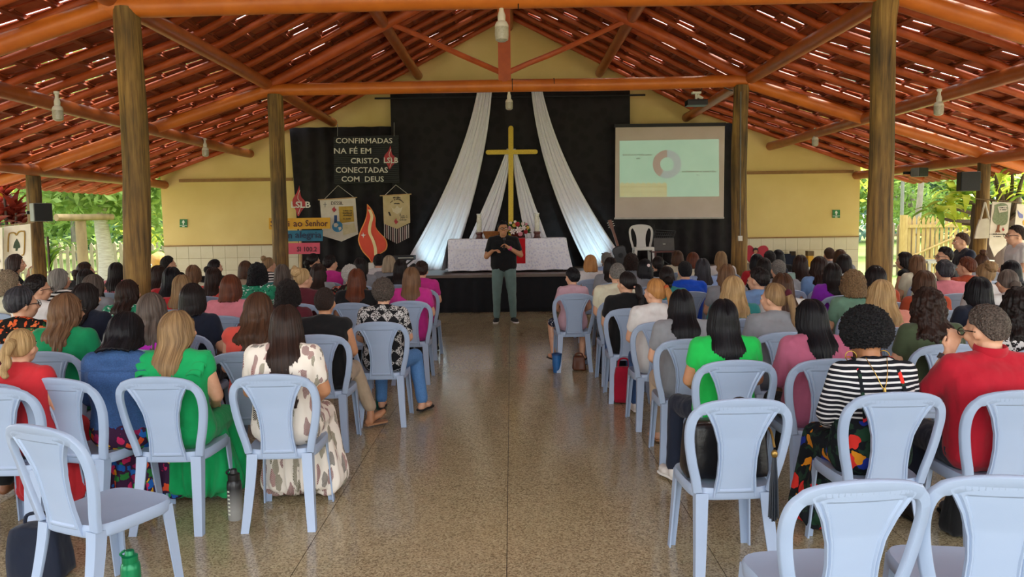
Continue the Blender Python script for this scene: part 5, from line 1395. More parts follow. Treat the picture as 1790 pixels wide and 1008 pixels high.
a(1580, 442, 10.3, 'wl', 'wavy', 'dk', cBk, cBk, 'woman with dark wavy hair in profile facing left', rotz=rad(40), sleeve=0)
a(1032, 456, 10.1, 'w0', 'bob', 'rb', cWh, cBk, 'woman with ginger blonde bob before the altar')
a(1060, 450, 10.4, 'm0', 'short', 'gy', cSky, cBk, 'grey haired man in a blue shirt near the drape')
a(1103, 450, 10.3, 'w0', 'curlybob', 'db', cGr, cBk, 'woman with dark curly hair below the guitar')
a(1150, 452, 10.1, 'w0', 'bunlow', 'dk', cBk, cBk, 'woman with dark pinned hair below the laptop')
a(1323, 449, 10.6, 'w0', 'bob', 'bk', cRed, cBk, 'woman with black bob below the red heart')
a(1184, 446, 11.5, 'w0', 'bob', 'br', cCr, cBk, 'woman with chestnut hair before the small stage table')
a(1211, 446, 11.5, 'w0', 'bob', 'au', cCr, cBk, 'woman with red brown hair in front of the black curtain')
a(1260, 440, 11.5, 'w0', 'vlong', 'dbl', cWh, cBk, 'woman with long straight blonde hair by the right stage post')
a(1345, 439, 11.5, 'm0', 'short', 'dk', cN, cBk, 'man with short dark hair beside the red heart')
a(1360, 447, 11.7, 'w0', 'bob', 'bk', cBk, cBk, 'woman with black bob before the dark tote bag')
a(1449, 441, 12., 'm0', 'short', 'br', cGr, cBk, 'man with brown hair before the right tiled wall')
a(1468, 440, 11.6, 'w0', 'bob', 'br', cGr, cBk, 'woman with brown bob before the right tiled wall')
a(1650, 433, 10.6, 'ml', 'shortthick', 'dk', cBk, cBk, 'young man with dark quiff and spectacles facing left in black', rotz=rad(45), glasses=True)
a(1680, 416, 11.6, 'm0', 'short', 'br', cN, cBk, 'man in a navy shirt facing left before the gate', rotz=rad(80), zoff=.1)
a(1775, 413, 10.2, 'm0', 'short', 'db', cWh, cBk, 'man with spectacles in a white shirt facing left', rotz=rad(80), glasses=True, zoff=.2)
# seats of neighbouring rows must not collide: slide people along their line of sight until the rows clear
D = [x[2] for x, k in L]
for it in range(160):
    for i in range(len(L)):
        for j in range(i):
            p, q = P(*L[i][0][:2], D[i]), P(*L[j][0][:2], D[j])
            if min(D[i], D[j]) < 5 or abs(p.x - q.x) > .46 or abs(p.y - q.y) > .68: continue
            f, n = (i, j) if D[i] > D[j] or (D[i] == D[j] and L[i][0][1] < L[j][0][1]) else (j, i)
            for m, st_ in ((f, .04), (n, -.02)):
                z_ = P(*L[m][0][:2], D[m] + st_).z
                if 1.13 < z_ < 1.37 and D[m] + st_ < 12.6 and abs(D[m] + st_ - L[m][0][2]) < 1.2: D[m] += st_
L = [((x[0], x[1], d_) + x[3:], k) for (x, k), d_ in zip(L, D)]
for x, k in L:
    k.setdefault('group', A_ if x[0] < 893 else R_)
    seat(*x, **k)
# empty chairs in the nearest rows
def echair(px, py, d, lab, rot=0.):
    p = P(px, py, d); chair(p.x, d + .11, lab, rot)
echair(80, 741, 3.06, 'empty skylight-tinted plastic chair turned sideways at bottom left', rad(-24))
echair(1505, 866, 2.28, 'empty skylight-tinted plastic chair cut by the bottom edge', rad(6))
echair(1772, 858, 2.3, 'empty skylight-tinted plastic chair in the bottom right corner', rad(-8))
echair(1297, 708, 3.36, 'skylight-tinted plastic chair holding the black handbag', rad(2))
echair(-30, 668, 3.95, 'skylight-tinted plastic chair half cut by the left edge', rad(-4))
chair(X(1122, 15.4), 15.45, 'white plastic armless chair on the stage beside the laptop', math.pi, ZS, m_chairw, 'stage chair')

# ------------------------------------------------------------------ the speaker
POSES['speaker'] = pose(vox=.0075, pelvis=V(0, 0, .95), waist=V(0, .0, 1.09), chest=V(0, -.01, 1.28), neck=V(0, .0, 1.415), head=V(0, .035, 1.55), sw=.19, cw=.1, hw=.095, bulk=1.1, hs=1.03, nk=1.1, yaw=rad(10), nod=rad(6),
    elL=V(-.285, .03, 1.12), wrL=V(-.085, .215, 1.255), hdL=V(.75, .25, .45), huL=V(0, -.6, 1), curlL=1.3, elR=V(.285, .03, 1.10), wrR=V(.18, .21, 1.2), hdR=V(-.8, .5, .15), huR=V(0, .2, 1), curlR=1.1,
    hipL=V(-.095, 0, .92), hipR=V(.095, 0, .92), knL=V(-.13, .02, .5), knR=V(.12, .02, .5), anL=V(-.15, 0, .09), anR=V(.13, 0, .09), toeL=V(-.2, .16, .035), toeR=V(.15, .17, .035))
TORSO['speaker'] = 'speaker'
ps0 = P(882, 563, 12.95)
sp_ = person(ps0.x, 12.95, 0, 1.02, 'speaker', 'shortthick', 'bk', cBk, cloth('#6d8580', 'grey_green_twill'), 'man in black polo and grey green trousers speaking into a microphone', math.pi, 't', .62, True, (M('black_canvas_shoe', '#18191b', '#101113', 9, .7), shW[1]))
ob('mouth', MB().ell((0, .093, -.06), (.018, .006, .009), None, 10, 6).mesh('mouth', smooth=True), m_lip, sp_, POSES['speaker']['head'], RH(POSES['speaker']).to_euler())
w_ = POSES['speaker']['wrL']; a_ = MB(); a_.lathe([(.026, -.006), (.029, 0), (.03, .012), (.028, .02)], n=14)
ob('wristband', a_, M('pink_band', '#e0448a', '#cc3478'), sp_, POSES['speaker']['elL'].lerp(w_, .86), (w_ - POSES['speaker']['elL']).to_track_quat('Z', 'Y').to_euler()).scale = (1.25,) * 3
h0 = w_ + V(.07, .035, .04); mt_ = Matrix.Rotation(math.pi, 3, 'Z')
t = thing('microphone', 'black handheld microphone held to the speaker\'s chin', 'microphone', V(ps0.x, 12.95, 0) + (mt_ @ h0) * 1.02, 0)
dm = mt_ @ (V(-.02, .09, 1.44) - h0); 
a_ = MB(); a_.tube([-dm * .55, dm * .55], [.010, .013], 12); ob('handle', a_, m_spk, t)
a_ = MB(); a_.ell(dm * .68, (.026, .026, .03), None, 14, 9); ob('grille', a_.mesh('grille', smooth=True), M('mic_grille', '#3a3a3c', '#29292b', 90, .4, .4), t)
# ------------------------------------------------------------------ things among the chairs
# handbag on the chair of the rear right row
pc = P(1297, 708, 3.36); hb = thing('handbag', 'black leather handbag with a tassel on the rear right chair', 'bag', (pc.x, 3.36 + .11 + .17, .445))
m_leather = M('black_leather', '#17171a', '#0d0d0f', 14, .32, .35)
a_ = MB(); a_.box((0, 0, .145), (.42, .17, .28), None, .88); b_ = evalmesh(a_, [('SUBSURF', dict(levels=3, subdivision_type='SIMPLE')), ('SMOOTH', dict(factor=.5, iterations=6))]); wrinkle(b_, .008, 9); ob('bag_body', b_, m_leather, hb)
for y in (-.06, .06):
    a_ = MB(); a_.tube(smoothpath([(.02, y, .26), (.03, y * 1.2, .33), (.10, y * 1.3, .365), (.16, y * 1.2, .32), (.17, y, .25)]), .011, 8); ob('handle', a_, m_leather, hb)
a_ = MB(); a_.tube(smoothpath([(.12, -.08, .29), (.152, -.2, .29), (.155, -.262, .22)]), .006, 6); a_.ell((.155, -.265, .19), (.015, .013, .02)); ob('ring', a_, M('brass', '#a5864a', '#8a6d36', 9, .3, metal=.8), hb)
a_ = MB()
for k in range(26):
    w = k * 2 * math.pi / 26; r = .006 + .012 * ((k * 7) % 5) / 5; a_.tube([(.155 + .006 * math.cos(w), -.265 + .006 * math.sin(w), .175), (.155 + r * 1.1 * math.cos(w), -.268 + r * math.sin(w), .06), (.155 + r * 1.5 * math.cos(w), -.272 + r * 1.2 * math.sin(w), -.09 - .03 * random.random())], .0035, 4)
ob('tassel', a_, M('dark_blue_leather', '#222a36', '#181e28', 20, .45), hb)
# bottles
def bottle(px, py, d, h, r, body, cap, lab, ticks=False):
    p = P(px, py, d); t = thing('water_bottle', lab, 'bottle', (p.x, d, 0), 0, 'water bottles on the floor')
    a_ = MB(); a_.lathe([(r * .9, 0), (r, .008), (r, h * .68), (r * .92, h * .76), (r * .7, h * .80)], n=24); ob('bottle_body', a_, body, t)
    a_ = MB(); a_.lathe([(r * .78, h * .78), (r * .8, h * .80), (r * .8, h * .90), (r * .5, h * .92), (r * .45, h * .985), (r * .38, h)], n=20); ob('lid', a_, cap, t)
    a_ = MB(); a_.tube(smoothpath([(-r * .7, 0, h * .88), (-r * 1.0, 0, h * .93), (-r * .5, 0, h * .99)]), .006, 6); ob('carry_loop', a_, cap, t)
    if ticks:
        for k in range(7): a_ = MB(); a_.box((-r * .5, -r * .87, h * .14 + k * h * .075), (.014, .004, .008), Matrix.Rotation(-.5, 3, 'Z')); ob('measure_mark', a_, m_signw, t)
t_ = NT('black_to_clear_bottle'); v_ = t_.coords(); sx_ = t_.n('SeparateXYZ'); t_.l(v_, sx_.inputs[0]); m_grad = t_.done(t_.ramp(sx_.outputs['Z'], [(.06, '#9a9a96'), (.19, '#1b1b1d')]), .3)
bottle(412, 905, 4.3, .30, .042, m_grad, M('bottle_black', '#161616', '#101010', 9, .4), 'grey and black water bottle beside the green dress', True)
m_gmet = M('green_metal', '#0f8a55', '#0c7346', 9, .3, metal=.3)
bottle(231, 1040, 3.3, .26, .042, m_gmet, m_gmet, 'green metal flask at the bottom edge of the picture')
bottle(662, 625, 6.9, .26, .04, M('green_bottle', '#0e5f52', '#0a4a40', 9, .3), M('green_cap', '#0b4038', '#08302a', 9, .3), 'dark green bottle under the grey curls woman\'s chair')
# blue cup by the boy
p = P(976, 640, 8.55); t = thing('blue_cup', 'blue plastic tumbler on the floor by the boy\'s chair', 'cup', (p.x - .02, 8.5, 0))
a_ = MB(); a_.lathe([(.04, 0), (.042, .01), (.055, .2), (.05, .2), (.04, .03)], n=20); ob('tumbler', a_, M('blue_plastic', '#2f6fb0', '#255c96', 9, .3), t)
a_ = MB(); a_.lathe([(.057, .198), (.058, .215), (.02, .225)], n=20); ob('lid', a_, M('blue_lid', '#234f86', '#1c416e'), t)
# bags under chairs
def floorbag(px, py, d, w, h, dp, col, lab):
    p = P(px, py, d); t = thing('floor_bag', lab, 'bag', (p.x, d, 0))
    a_ = MB(); a_.box((0, 0, h / 2), (w, dp, h), None, .8); b_ = evalmesh(a_, [('SUBSURF', dict(levels=3, subdivision_type='SIMPLE')), ('SMOOTH', dict(factor=.5, iterations=5))]); wrinkle(b_, .012, 9)
    z0 = min(v.co.z for v in b_.vertices)
    for v in b_.vertices: v.co.z -= z0
    ob('bag_body', b_, col, t); a_ = MB(); a_.tube(smoothpath([(-w * .25, 0, h * .85), (-w * .2, 0, h * 1.2), (w * .2, 0, h * 1.2), (w * .25, 0, h * .85)]), .009, 6); ob('strap', a_, col, t)
floorbag(1090, 655, 7.0, .20, .34, .12, cloth('#a3122f'), 'crimson bag under the black T-shirt woman\'s chair')
floorbag(1012, 620, 8.6, .16, .16, .14, M('brown_leather', '#6a3a1e', '#522c16', 14, .5, .2), 'small brown leather bag under the boy\'s chair')
floorbag(72, 960, 3.6, .28, .26, .16, cN, 'dark navy bag on the floor at bottom left')
floorbag(1700, 905, 3.95, .3, .22, .16, cBk, 'black bag under the red shirt man\'s chair')

# personal details of the nearest people
def find(lab): return next(o for o in bpy.data.objects if o.get('label') == lab)
def onhead(lab, name, me, mat, loc=(0, 0, 0), rot=None):
    t = find(lab); h = next(c for c in t.children if c.name.startswith('hair')); return ob(name, me, mat, h, loc, rot)
m_goldr = M('gold_ring', '#c9a557', '#b08c40', 9, .25, metal=.8)
t = find('woman with black afro and hoop earrings in a striped top'); J = POSES['wb']
for s in (-1, 1):
    a_ = MB(); a_.tube([(0, .028 * math.cos(w), -.03 + .03 * math.sin(w)) for w in [k * math.pi / 10 for k in range(21)]], .003, 6, False)
    ob('hoop_earring', a_, m_goldr, t, J['head'] + V(s * .088, -.015, -.055), (0, 0, rad(60)))
for s in (-1, 1):
    a_ = MB(); a_.tube(smoothpath([(s * .095, .06, 1.06), (s * .10, -.02, 1.062), (s * .105, -.10, .99), (s * .11, -.155, .88), (s * .10, -.16, .76)]), .011, 6, True, 0, (.35, 1)); ob('dress_strap', a_, pFl, t)
a_ = MB(); a_.tube(smoothpath([(-.055, -.055, 1.075), (-.03, -.115, 1.0), (0, -.145, .93), (.03, -.115, 1.0), (.055, -.055, 1.075)]), .0022, 5); a_.tube([(0, -.149, .935), (0, -.154, .905)], .008, 8); ob('necklace', a_, m_goldr, t)
# low tropical bodice below the striped top
mb = MB(); Jt = POSES['w0']; lv = [('pelvis', Jt['hw'], .112), ('waist', Jt['cw'] * .95, .1)]
for n_, w, r in lv: mb.cap(Jt[n_] + V(-w, 0, 0), Jt[n_] + V(w, 0, 0), r + .022, r + .02, 14)
for s in (-1, 0, 1): mb.cap(Jt['pelvis'] + V(s * Jt['hw'], 0, 0), Jt['waist'] + V(s * Jt['cw'] * .95, 0, .0), .134, .12, 14)
ob('bodice', wrinkle(fuse(mb, .012, 3), .006, 12), pFl, t)
t = find('man with grey hair and spectacles in a red shirt'); J = POSES['redman']
a_ = MB(); a_.lathe([(.03, -.012), (.034, -.01), (.034, .01), (.03, .012)], n=18); a_.box((0, .034, 0), (.03, .012, .03))
ob('watch', a_, M('steel_watch', '#8d8d90', '#6d6d70', 9, .3, metal=.8), t, J['elL'].lerp(J['wrL'], .9), (J['wrL'] - J['elL']).to_track_quat('Z', 'Y').to_euler())
a_ = MB(); a_.tube([(math.cos(w) * .073, -.012 + math.sin(w) * .068, 1.07 + .008 * math.sin(w)) for w in [k * math.pi / 12 for k in range(25)]], .02, 8, False, 0, (1.2, .35)); ob('collar', a_, cRs, t)
# scrunchies, flower clip
onhead('woman with blonde ponytail and maroon tie in grey', 'hair_tie', MB().ell((.01, -.125, .052), (.034, .026, .034)).mesh('hair_tie', smooth=True), cloth('#4a0f22'))
onhead('woman with golden ponytail in a white top', 'hair_tie', MB().ell((.01, -.12, .052), (.025, .02, .025)).mesh('hair_tie', smooth=True), cloth('#b5532a'))
onhead('woman with low dark ponytail in a black T-shirt and jeans', 'hair_tie', MB().ell((0, -.13, -.025), (.034, .022, .016)).mesh('hair_tie', smooth=True), cloth('#c08a7a'))
onhead('woman with black hair and a white flower clip', 'flower_clip', MB().ell((.03, -.12, .05), (.022, .012, .022)).mesh('clip', smooth=True), mw)
onhead('woman with black bob in a blue denim jacket', 'comb_clip', MB().box((-.095, -.02, .0), (.012, .03, .07)).mesh('clip'), M('horn_clip', '#c9a88a', '#b5926f', 9, .4))
onhead('grey haired man in a blue shirt near the drape', 'raised_sunglasses', MB().box((0, .05, .105), (.14, .05, .02)).mesh('shades'), m_lens)
# green ruffles
t = find('woman with long blonde hair in a green ruffled dress')
for s in (-1, 1):
    mb = MB()
    def fn(u, v):
        y = -.14 + .2 * u; x = .105 + .02 * math.sin(u * 3.1); z = 1.045 - .12 * (abs(u - .62) * 1.6) ** 1.6
        w = .095 * v
        return (s * (x + w * .95), y, z - .012 + .05 * v - .06 * v * v + .022 * v * math.sin(u * 38) )
    mb.grid(fn, 60, 6); ob('ruffle', evalmesh(mb, [('SOLIDIFY', dict(thickness=.005))]), cGn, t)
# denim seams
t = find('woman with black bob in a blue denim jacket')
a_ = MB(); a_.tube([(-.2, -.125, .955), (-.1, -.152, .958), (0, -.156, .958), (.1, -.152, .958), (.2, -.125, .955)], .002, 5); ob('yoke_seam', a_, cJ, t)
# ------------------------------------------------------------------ outside: fences, trees, plants
m_bark = M('grey_bark', '#8d857a', '#6a6258', 6, .9, .6, (1, 1, .4)); m_brk2 = M('brown_bark', '#5c4a3f', '#43352d', 6, .9, .7, (1, 1, .35)); m_pick = M('weathered_picket', '#8f836f', '#766b59', 7, .85, .3, (3, 3, .6)); m_pick2 = M('yellow_picket', '#a98d58', '#937846', 7, .85, .3, (3, 3, .6))
def fence(x0, x1, d, h, sp, w, mat, lab, z0=-.15, base=True):
    t = thing('picket_fence', lab, 'fence', ((x0 + x1) / 2, d, z0), 0, 'wooden picket fences')
    pk_ = MB(); pk_.prism([(-w / 2, 0, 0), (w / 2, 0, 0), (w / 2, 0, h - .1), (0, 0, h), (-w / 2, 0, h - .1)], (0, .03, 0)); me = pk_.mesh('picket'); x = x0
    while x < x1:
        o = ob('picket', me, mat, t, (x - t.location.x, 0, 0)); o.scale.z = random.uniform(.93, 1.05); o.rotation_euler.y = random.uniform(-.02, .02); x += sp
    for z in (.3, h * .75):
        b = MB(); b.box((0, .05, z), (x1 - x0, .05, .08)); ob('rail', b, mat, t)
    k = 0; x = x0
    while x < x1:
        b = MB(); b.tube([(0, .12, -.05), (0, .12, h * .95)], .09, 10); ob('fence_post', b, mat, t, (x - t.location.x, 0, 0)); x += 2.6
    return t
fence(-22, -10.2, 27, 1.35, .215, .12, m_pick, 'grey picket fence on the lawn at left')
fence(11.6, 13.4, 24, 1.7, .2, .09, m_pick, 'grey picket fence beside the right wall corner')
fence(16.5, 22, 24, 1.6, .2, .11, m_pick2, 'yellowish picket fence beyond the big trunk')
g = thing('wooden_gate', 'yellowish picket gate with a diagonal brace', 'gate', P(1610, 470, 23.8))
for i in range(15):
    x = X(1588, 23.8) + i * .145; b = MB(); b.prism([(x, 23.8, -.1), (x + .09, 23.8, -.1), (x + .09, 23.8, 1.62), (x + .045, 23.8, 1.72), (x, 23.8, 1.62)], (0, .03, 0)); ob('picket', b, m_pick2, g, world=True)
x0, x1 = X(1586, 23.75), X(1586, 23.75) + 2.3
for z in (.35, 1.4): b = MB(); b.box(((x0 + x1) / 2, 23.75, z), (x1 - x0, .04, .1)); ob('rail', b, m_pick2, g, world=True)
b = MB(); b.tube([(x0, 23.72, .4), (x1, 23.72, 1.38)], .035, 8); ob('brace', b, m_pick2, g, world=True)
b = MB(); b.tube([(x0 - .08, 23.8, -.1), (x0 - .08, 23.8, 1.75)], .12, 10); ob('gate_post', b, m_pick2, g, world=True)
# leafy trees
def leaves(n, c, r, size, shell=.55):
    mb = MB(); c = V(*c)
    cl = [(V(random.gauss(0, 1), random.gauss(0, 1), random.gauss(0, 1)).normalized() * random.uniform(shell, 1)) for _ in range(max(6, n // 90))]
    for i in range(n):
        q = random.choice(cl) + V(random.gauss(0, .17), random.gauss(0, .17), random.gauss(0, .17)); p = c + V(q.x * r[0], q.y * r[1], q.z * r[2])
        u = V(random.gauss(0, 1), random.gauss(0, 1), random.gauss(0, 1)).normalized(); w = u.cross(V(random.gauss(0, 1), random.gauss(0, 1), random.gauss(0, 1))).normalized(); s = size * random.uniform(.6, 1.3)
        mb.add([p - u * s, p + w * s * .38, p + u * s, p - w * s * .38], [(0, 1, 2, 3)])
    me = bpy.data.meshes.new('foliage'); me.from_pydata(mb.v, [], mb.f); me.materials.append(None); return me
def tree(x, y, h, r, n, size, mat, lab, tr=.2, trunkmat=None, crown=None, z0=-.15):
    t = thing('leafy_tree', lab, 'tree', (x, y, z0), 0, 'trees around the hall')
    cz = crown if crown else h - r[2]
    ob('trunk', log((0, 0, -.05), (random.uniform(-.3, .3), 0, cz), tr, tr * .55, 8, 12, .12, .06), trunkmat or m_bark, t)
    for k in range(4):
        w = random.uniform(0, 6.28); ob('branch', log((0, 0, cz * .7), (math.cos(w) * r[0] * .6, math.sin(w) * r[1] * .6, cz + r[2] * .25), tr * .4, tr * .15, 6, 8, .1), trunkmat or m_bark, t)
    o = ob('foliage', leaves(n, (0, 0, cz), r, size), mat, t); o['kind'] = 'stuff'; return t
lf1 = leafmat('leaf_mid_green', '#64843c', '#93ab5e'); lf2 = leafmat('leaf_dark_green', '#47684a', '#6b8a64'); lf3 = leafmat('leaf_yellow_green', '#9fae3c', '#cfcc62'); lf4 = leafmat('leaf_blue_green', '#64897a', '#8bab9b')  # leaf colours lightened to stand in for the outdoor haze
tree(-11.0, 20.6, 5.2, (2.7, 1.6, 1.65), 4200, .16, lf1, 'broad leaved tree with a pale trunk on the left lawn', .22, M('pale_ringed_bark', '#b5aea2', '#8f887c', 9, .9, .5, (.6, .6, 5)))
tree(-17.5, 24, 6.2, (2.4, 2, 1.9), 2600, .17, lf3, 'yellow green tree behind the far left post', .18)
tree(-15.5, 40, 11, (6, 4, 5.2), 5200, .34, lf2, 'tall dark tree behind the left fence', .35)
tree(-25, 44, 12, (7, 4, 5.8), 5200, .36, lf1, 'tall green tree far at the left', .35)
tree(-9.6, 22, 7.5, (1.7, 1.7, 3.4), 3200, .15, lf1, 'bushy tree at the left wall corner', .16, None, 3.9)
tree(-13.6, 30, 3.2, (1.4, 1, 1.2), 1200, .14, lf3, 'yellow flowering shrub behind the left fence', .08)
tree(15.5, 46, 9, (5, 4, 4.2), 4800, .34, lf1, 'green tree behind the right wall corner', .3)
tree(24, 58, 13.5, (9, 5, 6.5), 6000, .45, lf4, 'large blue green tree on the right horizon', .4)
tree(36, 60, 12, (9, 5, 5.8), 5000, .45, lf2, 'dark tree far behind the wooden gate', .4)
tree(13.2, 34, 7, (2.6, 2, 3), 2600, .24, lf3, 'light yellow green tree between the right posts', .2)
tree(19, 36, 5.2, (3, 2, 2.2), 2600, .22, lf1, 'low green tree behind the gate', .2)
tree(44, 42, 9, (7, 4, 4.2), 3000, .36, lf1, 'green tree at the far right horizon', .3)
# distant hedge rows close the view
for i, (x, y, w, h) in enumerate(((-34, 60, 14, 6), (-18, 62, 10, 5.5), (20, 75, 14, 7), (44, 78, 16, 8))):
    t = thing('distant_hedge', ('dense hedge on the far left horizon', 'dense hedge behind the left fence', 'dense hedge behind the right fence', 'dense hedge on the far right horizon')[i], 'hedge', (x, y, -.15), 0, 'distant hedges')
    o = ob('foliage', leaves(3600, (0, 0, h * .45), (w, 3, h * .6), .5, .2), (lf2, lf4)[i % 2], t); o['kind'] = 'stuff'
# poles
p = P(1573, 470, 30); t = thing('street_lamp', 'white curved street lamp pole behind the fence', 'street lamp', (p.x, 30, -.15))
b = MB(); b.tube(smoothpath([(0, 0, 0), (0, 0, 3.6), (-.15, 0, 4.0), (-.55, 0, 4.15)]), [.07] * 18 + [.05], 8); ob('pole', b, m_spg, t); b = MB(); b.box((-.7, 0, 4.12), (.4, .16, .08)); ob('lamp_head', b, m_signw, t)
p = P(1597, 470, 28); tag(ob('utility_pole', log((p.x, 28, -.15), (p.x + .25, 28, 4.3), .11, .09), m_bark), 'grey wooden utility pole behind the gate', 'pole')
# pergola at left
m_perg = M('weathered_tan_log', '#83704f', '#6b5a3e', 5, .9, .4, (1, 1, .4))
t = thing('log_pergola', 'log post and beam on the left lawn', 'pergola', P(140, 455, 19))
x = X(141, 19); b = log((x, 19, -.15), (x, 19, Z(140, 384, 19)), .13, .12); ob('post', b, m_perg, t, world=True)
ob('beam', log(P(98, 380, 18.2), P(196, 379, 19.8), .085, .08), m_perg, t, world=True)
# carved stump
p = P(270, 460, 18.5); t = thing('carved_stump', 'carved tan wooden stump by the left wall corner', 'sculpture', (p.x, 18.5, -.15))
m_cv = M('carved_wood', '#b58a4a', '#8f6a34', 7, .8, .4, (1, 1, .6))
b = MB(); b.cap((0, 0, 0), (.02, 0, .8), .30, .26, 14); b.cap((.02, 0, .8), (.12, -.02, 1.02), .26, .24, 14); b.cap((-.1, 0, .2), (-.2, 0, .7), .15, .13, 12); me = wrinkle(fuse(b, .03, 3), .03, 5); ob('stump', me, m_cv, t)
b = MB(); b.ell((.03, -.25, .93), (.04, .03, .045)); ob('carved_eye', b, m_letter, t); b = MB(); b.ell((.03, -.275, .93), (.02, .015, .022)); ob('carved_pupil', b, m_ink, t)
# plants with big leaves
def bigleaf(L_, w, bend):
    mb = MB(); vs = []
    for i in range(6):
        t = i / 5; y = L_ * t; z = bend * L_ * (t - 1.6 * t * t); ww = w * math.sin(math.pi * (.12 + .86 * t)) ** .8
        for q in (-1, 0, 1): vs.append((q * ww, y, z + (abs(q) * .18 * ww)))
    fs = [(i*3 + k, i*3 + k + 1, i*3 + k + 4, i*3 + k + 3) for i in range(5) for k in range(2)]
    mb.add(vs, fs); return mb.mesh('leaf', smooth=True)
lfy = leafmat('plumeria_leaf', '#b4c83a', '#dfe268', .55); lfg = leafmat('plumeria_leaf_green', '#5f8a2a', '#9ab848', .5)
pt = thing('plumeria_tree', 'tree with long yellow green leaves beside the far right post', 'tree', (9.55, 14.6, -.15))
bl1 = bigleaf(.46, .06, .5); bl2 = bigleaf(.40, .058, .8)
ob('trunk', log((0, 0, 0), (-.05, 0, 2.2), .28, .2, 10, 16, .08, .05), m_brk2, pt)
tips = []
for (px, py, d) in ((1660, 360, 14.2), (1685, 345, 14.6), (1640, 375, 14), (1700, 330, 15), (1740, 300, 14.3), (1770, 290, 14), (1760, 320, 14.8), (1785, 330, 14.1), (1745, 345, 15), (1672, 385, 15), (1780, 365, 15), (1665, 335, 15.2), (1690, 300, 15.5), (1730, 280, 15), (1755, 370, 15.6), (1775, 410, 14.6), (1768, 440, 14.8), (1790, 300, 13.6), (1800, 345, 13.8), (1680, 365, 14.8), (1705, 360, 15.5), (1745, 275, 15.4), (1700, 400, 15.2), (1760, 390, 15)):
    tips.append(P(px, py, d))
for i, tp in enumerate(tips):
    ob('branch', log((-.02, 0, 1.7), tp - V(9.55, 14.6, -.15) - V(0, 0, .05), .05, .025, 5, 7, .08), m_brk2, pt)
    for k in range(12):
        w = k * 2.4; el = .9 - k * .11
        o = ob('leaf', (bl1, bl2)[k % 2], (lfy, lfy, lfg)[(i + k) % 3], pt, tp - V(9.55, 14.6, -.15), (el * .9, random.uniform(-.3, .3), w)); o.scale = (random.uniform(.85, 1.25),) * 3
# stout trunk behind the hanging bags
p = P(1722, 480, 13.4); tag(ob('cut_tree', log((p.x, 13.4, -.05), (p.x + .03, 13.4, Z(1722, 357, 13.4)), .33, .25, 12, 18, .06, .07), m_brk2), 'stout cut brown tree trunk behind the hanging bags', 'tree trunk')
# red bromeliad at left
br = thing('red_bromeliad', 'red and yellow leaved cordyline at the far left', 'plant', (P(10, 400, 13.6).x, 13.6, -.05))
lr = leafmat('red_leaf', '#6a2020', '#a3402a', .4); ly = leafmat('yellow_leaf', '#c9a32a', '#e0c04a', .5); bl3 = bigleaf(.5, .06, .35)
for px, py in ((12, 380), (-5, 360), (28, 372), (8, 345), (40, 395), (-10, 395), (22, 392)):
    tp = P(px, py, 13.6 + random.uniform(-.3, .3)); ob('stem', log(V(0, 0, 0), tp - br.location, .03, .02, 6, 7, .06), m_brk2, br)
    for k in range(11):
        el = 1.25 - k * .1; ob('leaf', bl3, ly if (py < 365 and k % 3 == 0) else lr, br, tp - br.location, (el, random.uniform(-.2, .2), k * 2.4))
dp_ = thing('leafy_shrub', 'dark strap leaved shrub right of the far left post', 'plant', (P(85, 440, 14.5).x, 14.5, -.05))
for k in range(14):
    o = ob('leaf', bl3, lfg, dp_, (0, 0, .9 + .05 * k), (1.2 - k * .1, 0, -1.2 + .35 * ((k * 5) % 7))); 
ob('stem', log((0, 0, 0), (0, 0, 1.6), .03, .02), m_brk2, dp_)
# hanging bags and banners on the right line
m_line = M('cord', '#a08a6a', '#8a7556', 30, .8)
DL = 12.35
b = MB(); b.tube([P(1703, 347, DL + .1), P(1745, 350, DL - .2), P(1800, 356, DL - .6)], .008, 6); tag(ob('washing_line', b, m_line), 'thin cord carrying the tote bag and banners at right', 'cord')
tt = thing('tote_bag', 'plain cream tote bag hanging before the tree trunk', 'bag', P(1718, 415, DL))
ob('bag_body', poly_px([(1713, 383), (1730, 381), (1731, 416), (1704, 417), (1708, 398)], DL, .03), m_canvas, tt, world=True)
b = MB(); b.tube(smoothpath([P(1714, 385, DL), P(1720, 360, DL), P(1722, 354, DL), P(1724, 362, DL), P(1729, 383, DL)]), .014, 6); ob('handle', b, m_canvas, tt, world=True)
tt = thing('tree_banner', 'cream pointed banner painted with a green tree', 'banner', P(1748, 450, DL - .2)); dd = DL - .22
ob('cloth', poly_px([(1735, 352), (1768, 354), (1759, 428), (1753, 434), (1744, 441), (1738, 449), (1733, 436), (1729, 427), (1730, 405)], dd, .012), m_canvas, tt, world=True)
m_tg = M('painted_tree_green', '#8f9a78', '#6d7a58', 40, .8); m_tb = M('painted_trunk_brown', '#8a5a3c', '#74482e', 9, .8); m_ob = M('painted_blue', '#7a7fb0', '#666c9e', 9, .8)
ob('painted_crown', poly_px(smp([(1739, 358), (1750, 355), (1761, 358), (1762, 375), (1760, 390), (1750, 394), (1740, 391), (1735, 383), (1738, 370)]), dd - .006, .006), m_tg, tt, world=True)
ob('painted_trunk', poly_px([(1744, 393), (1748, 392), (1747, 401), (1749, 406), (1740, 406), (1743, 400)], dd - .008, .006), m_tb, tt, world=True)
ob('text_panel', poly_px([(1744, 361), (1760, 359), (1761, 369), (1747, 372)], dd - .012, .006), m_canvas, tt, world=True)
marks_px(1747, 1760, 363.5, 1.6, dd - .016, m_ink, tt); marks_px(1748, 1760, 367, 1.6, dd - .016, m_ink, tt); marks_px(1730, 1757, 410, 2, dd - .008, m_ink, tt, 0); marks_px(1737, 1750, 414, 1.8, dd - .008, m_ink, tt)
flame_px(1752, 397, 1756, 404, dd - .008, tt, .006)
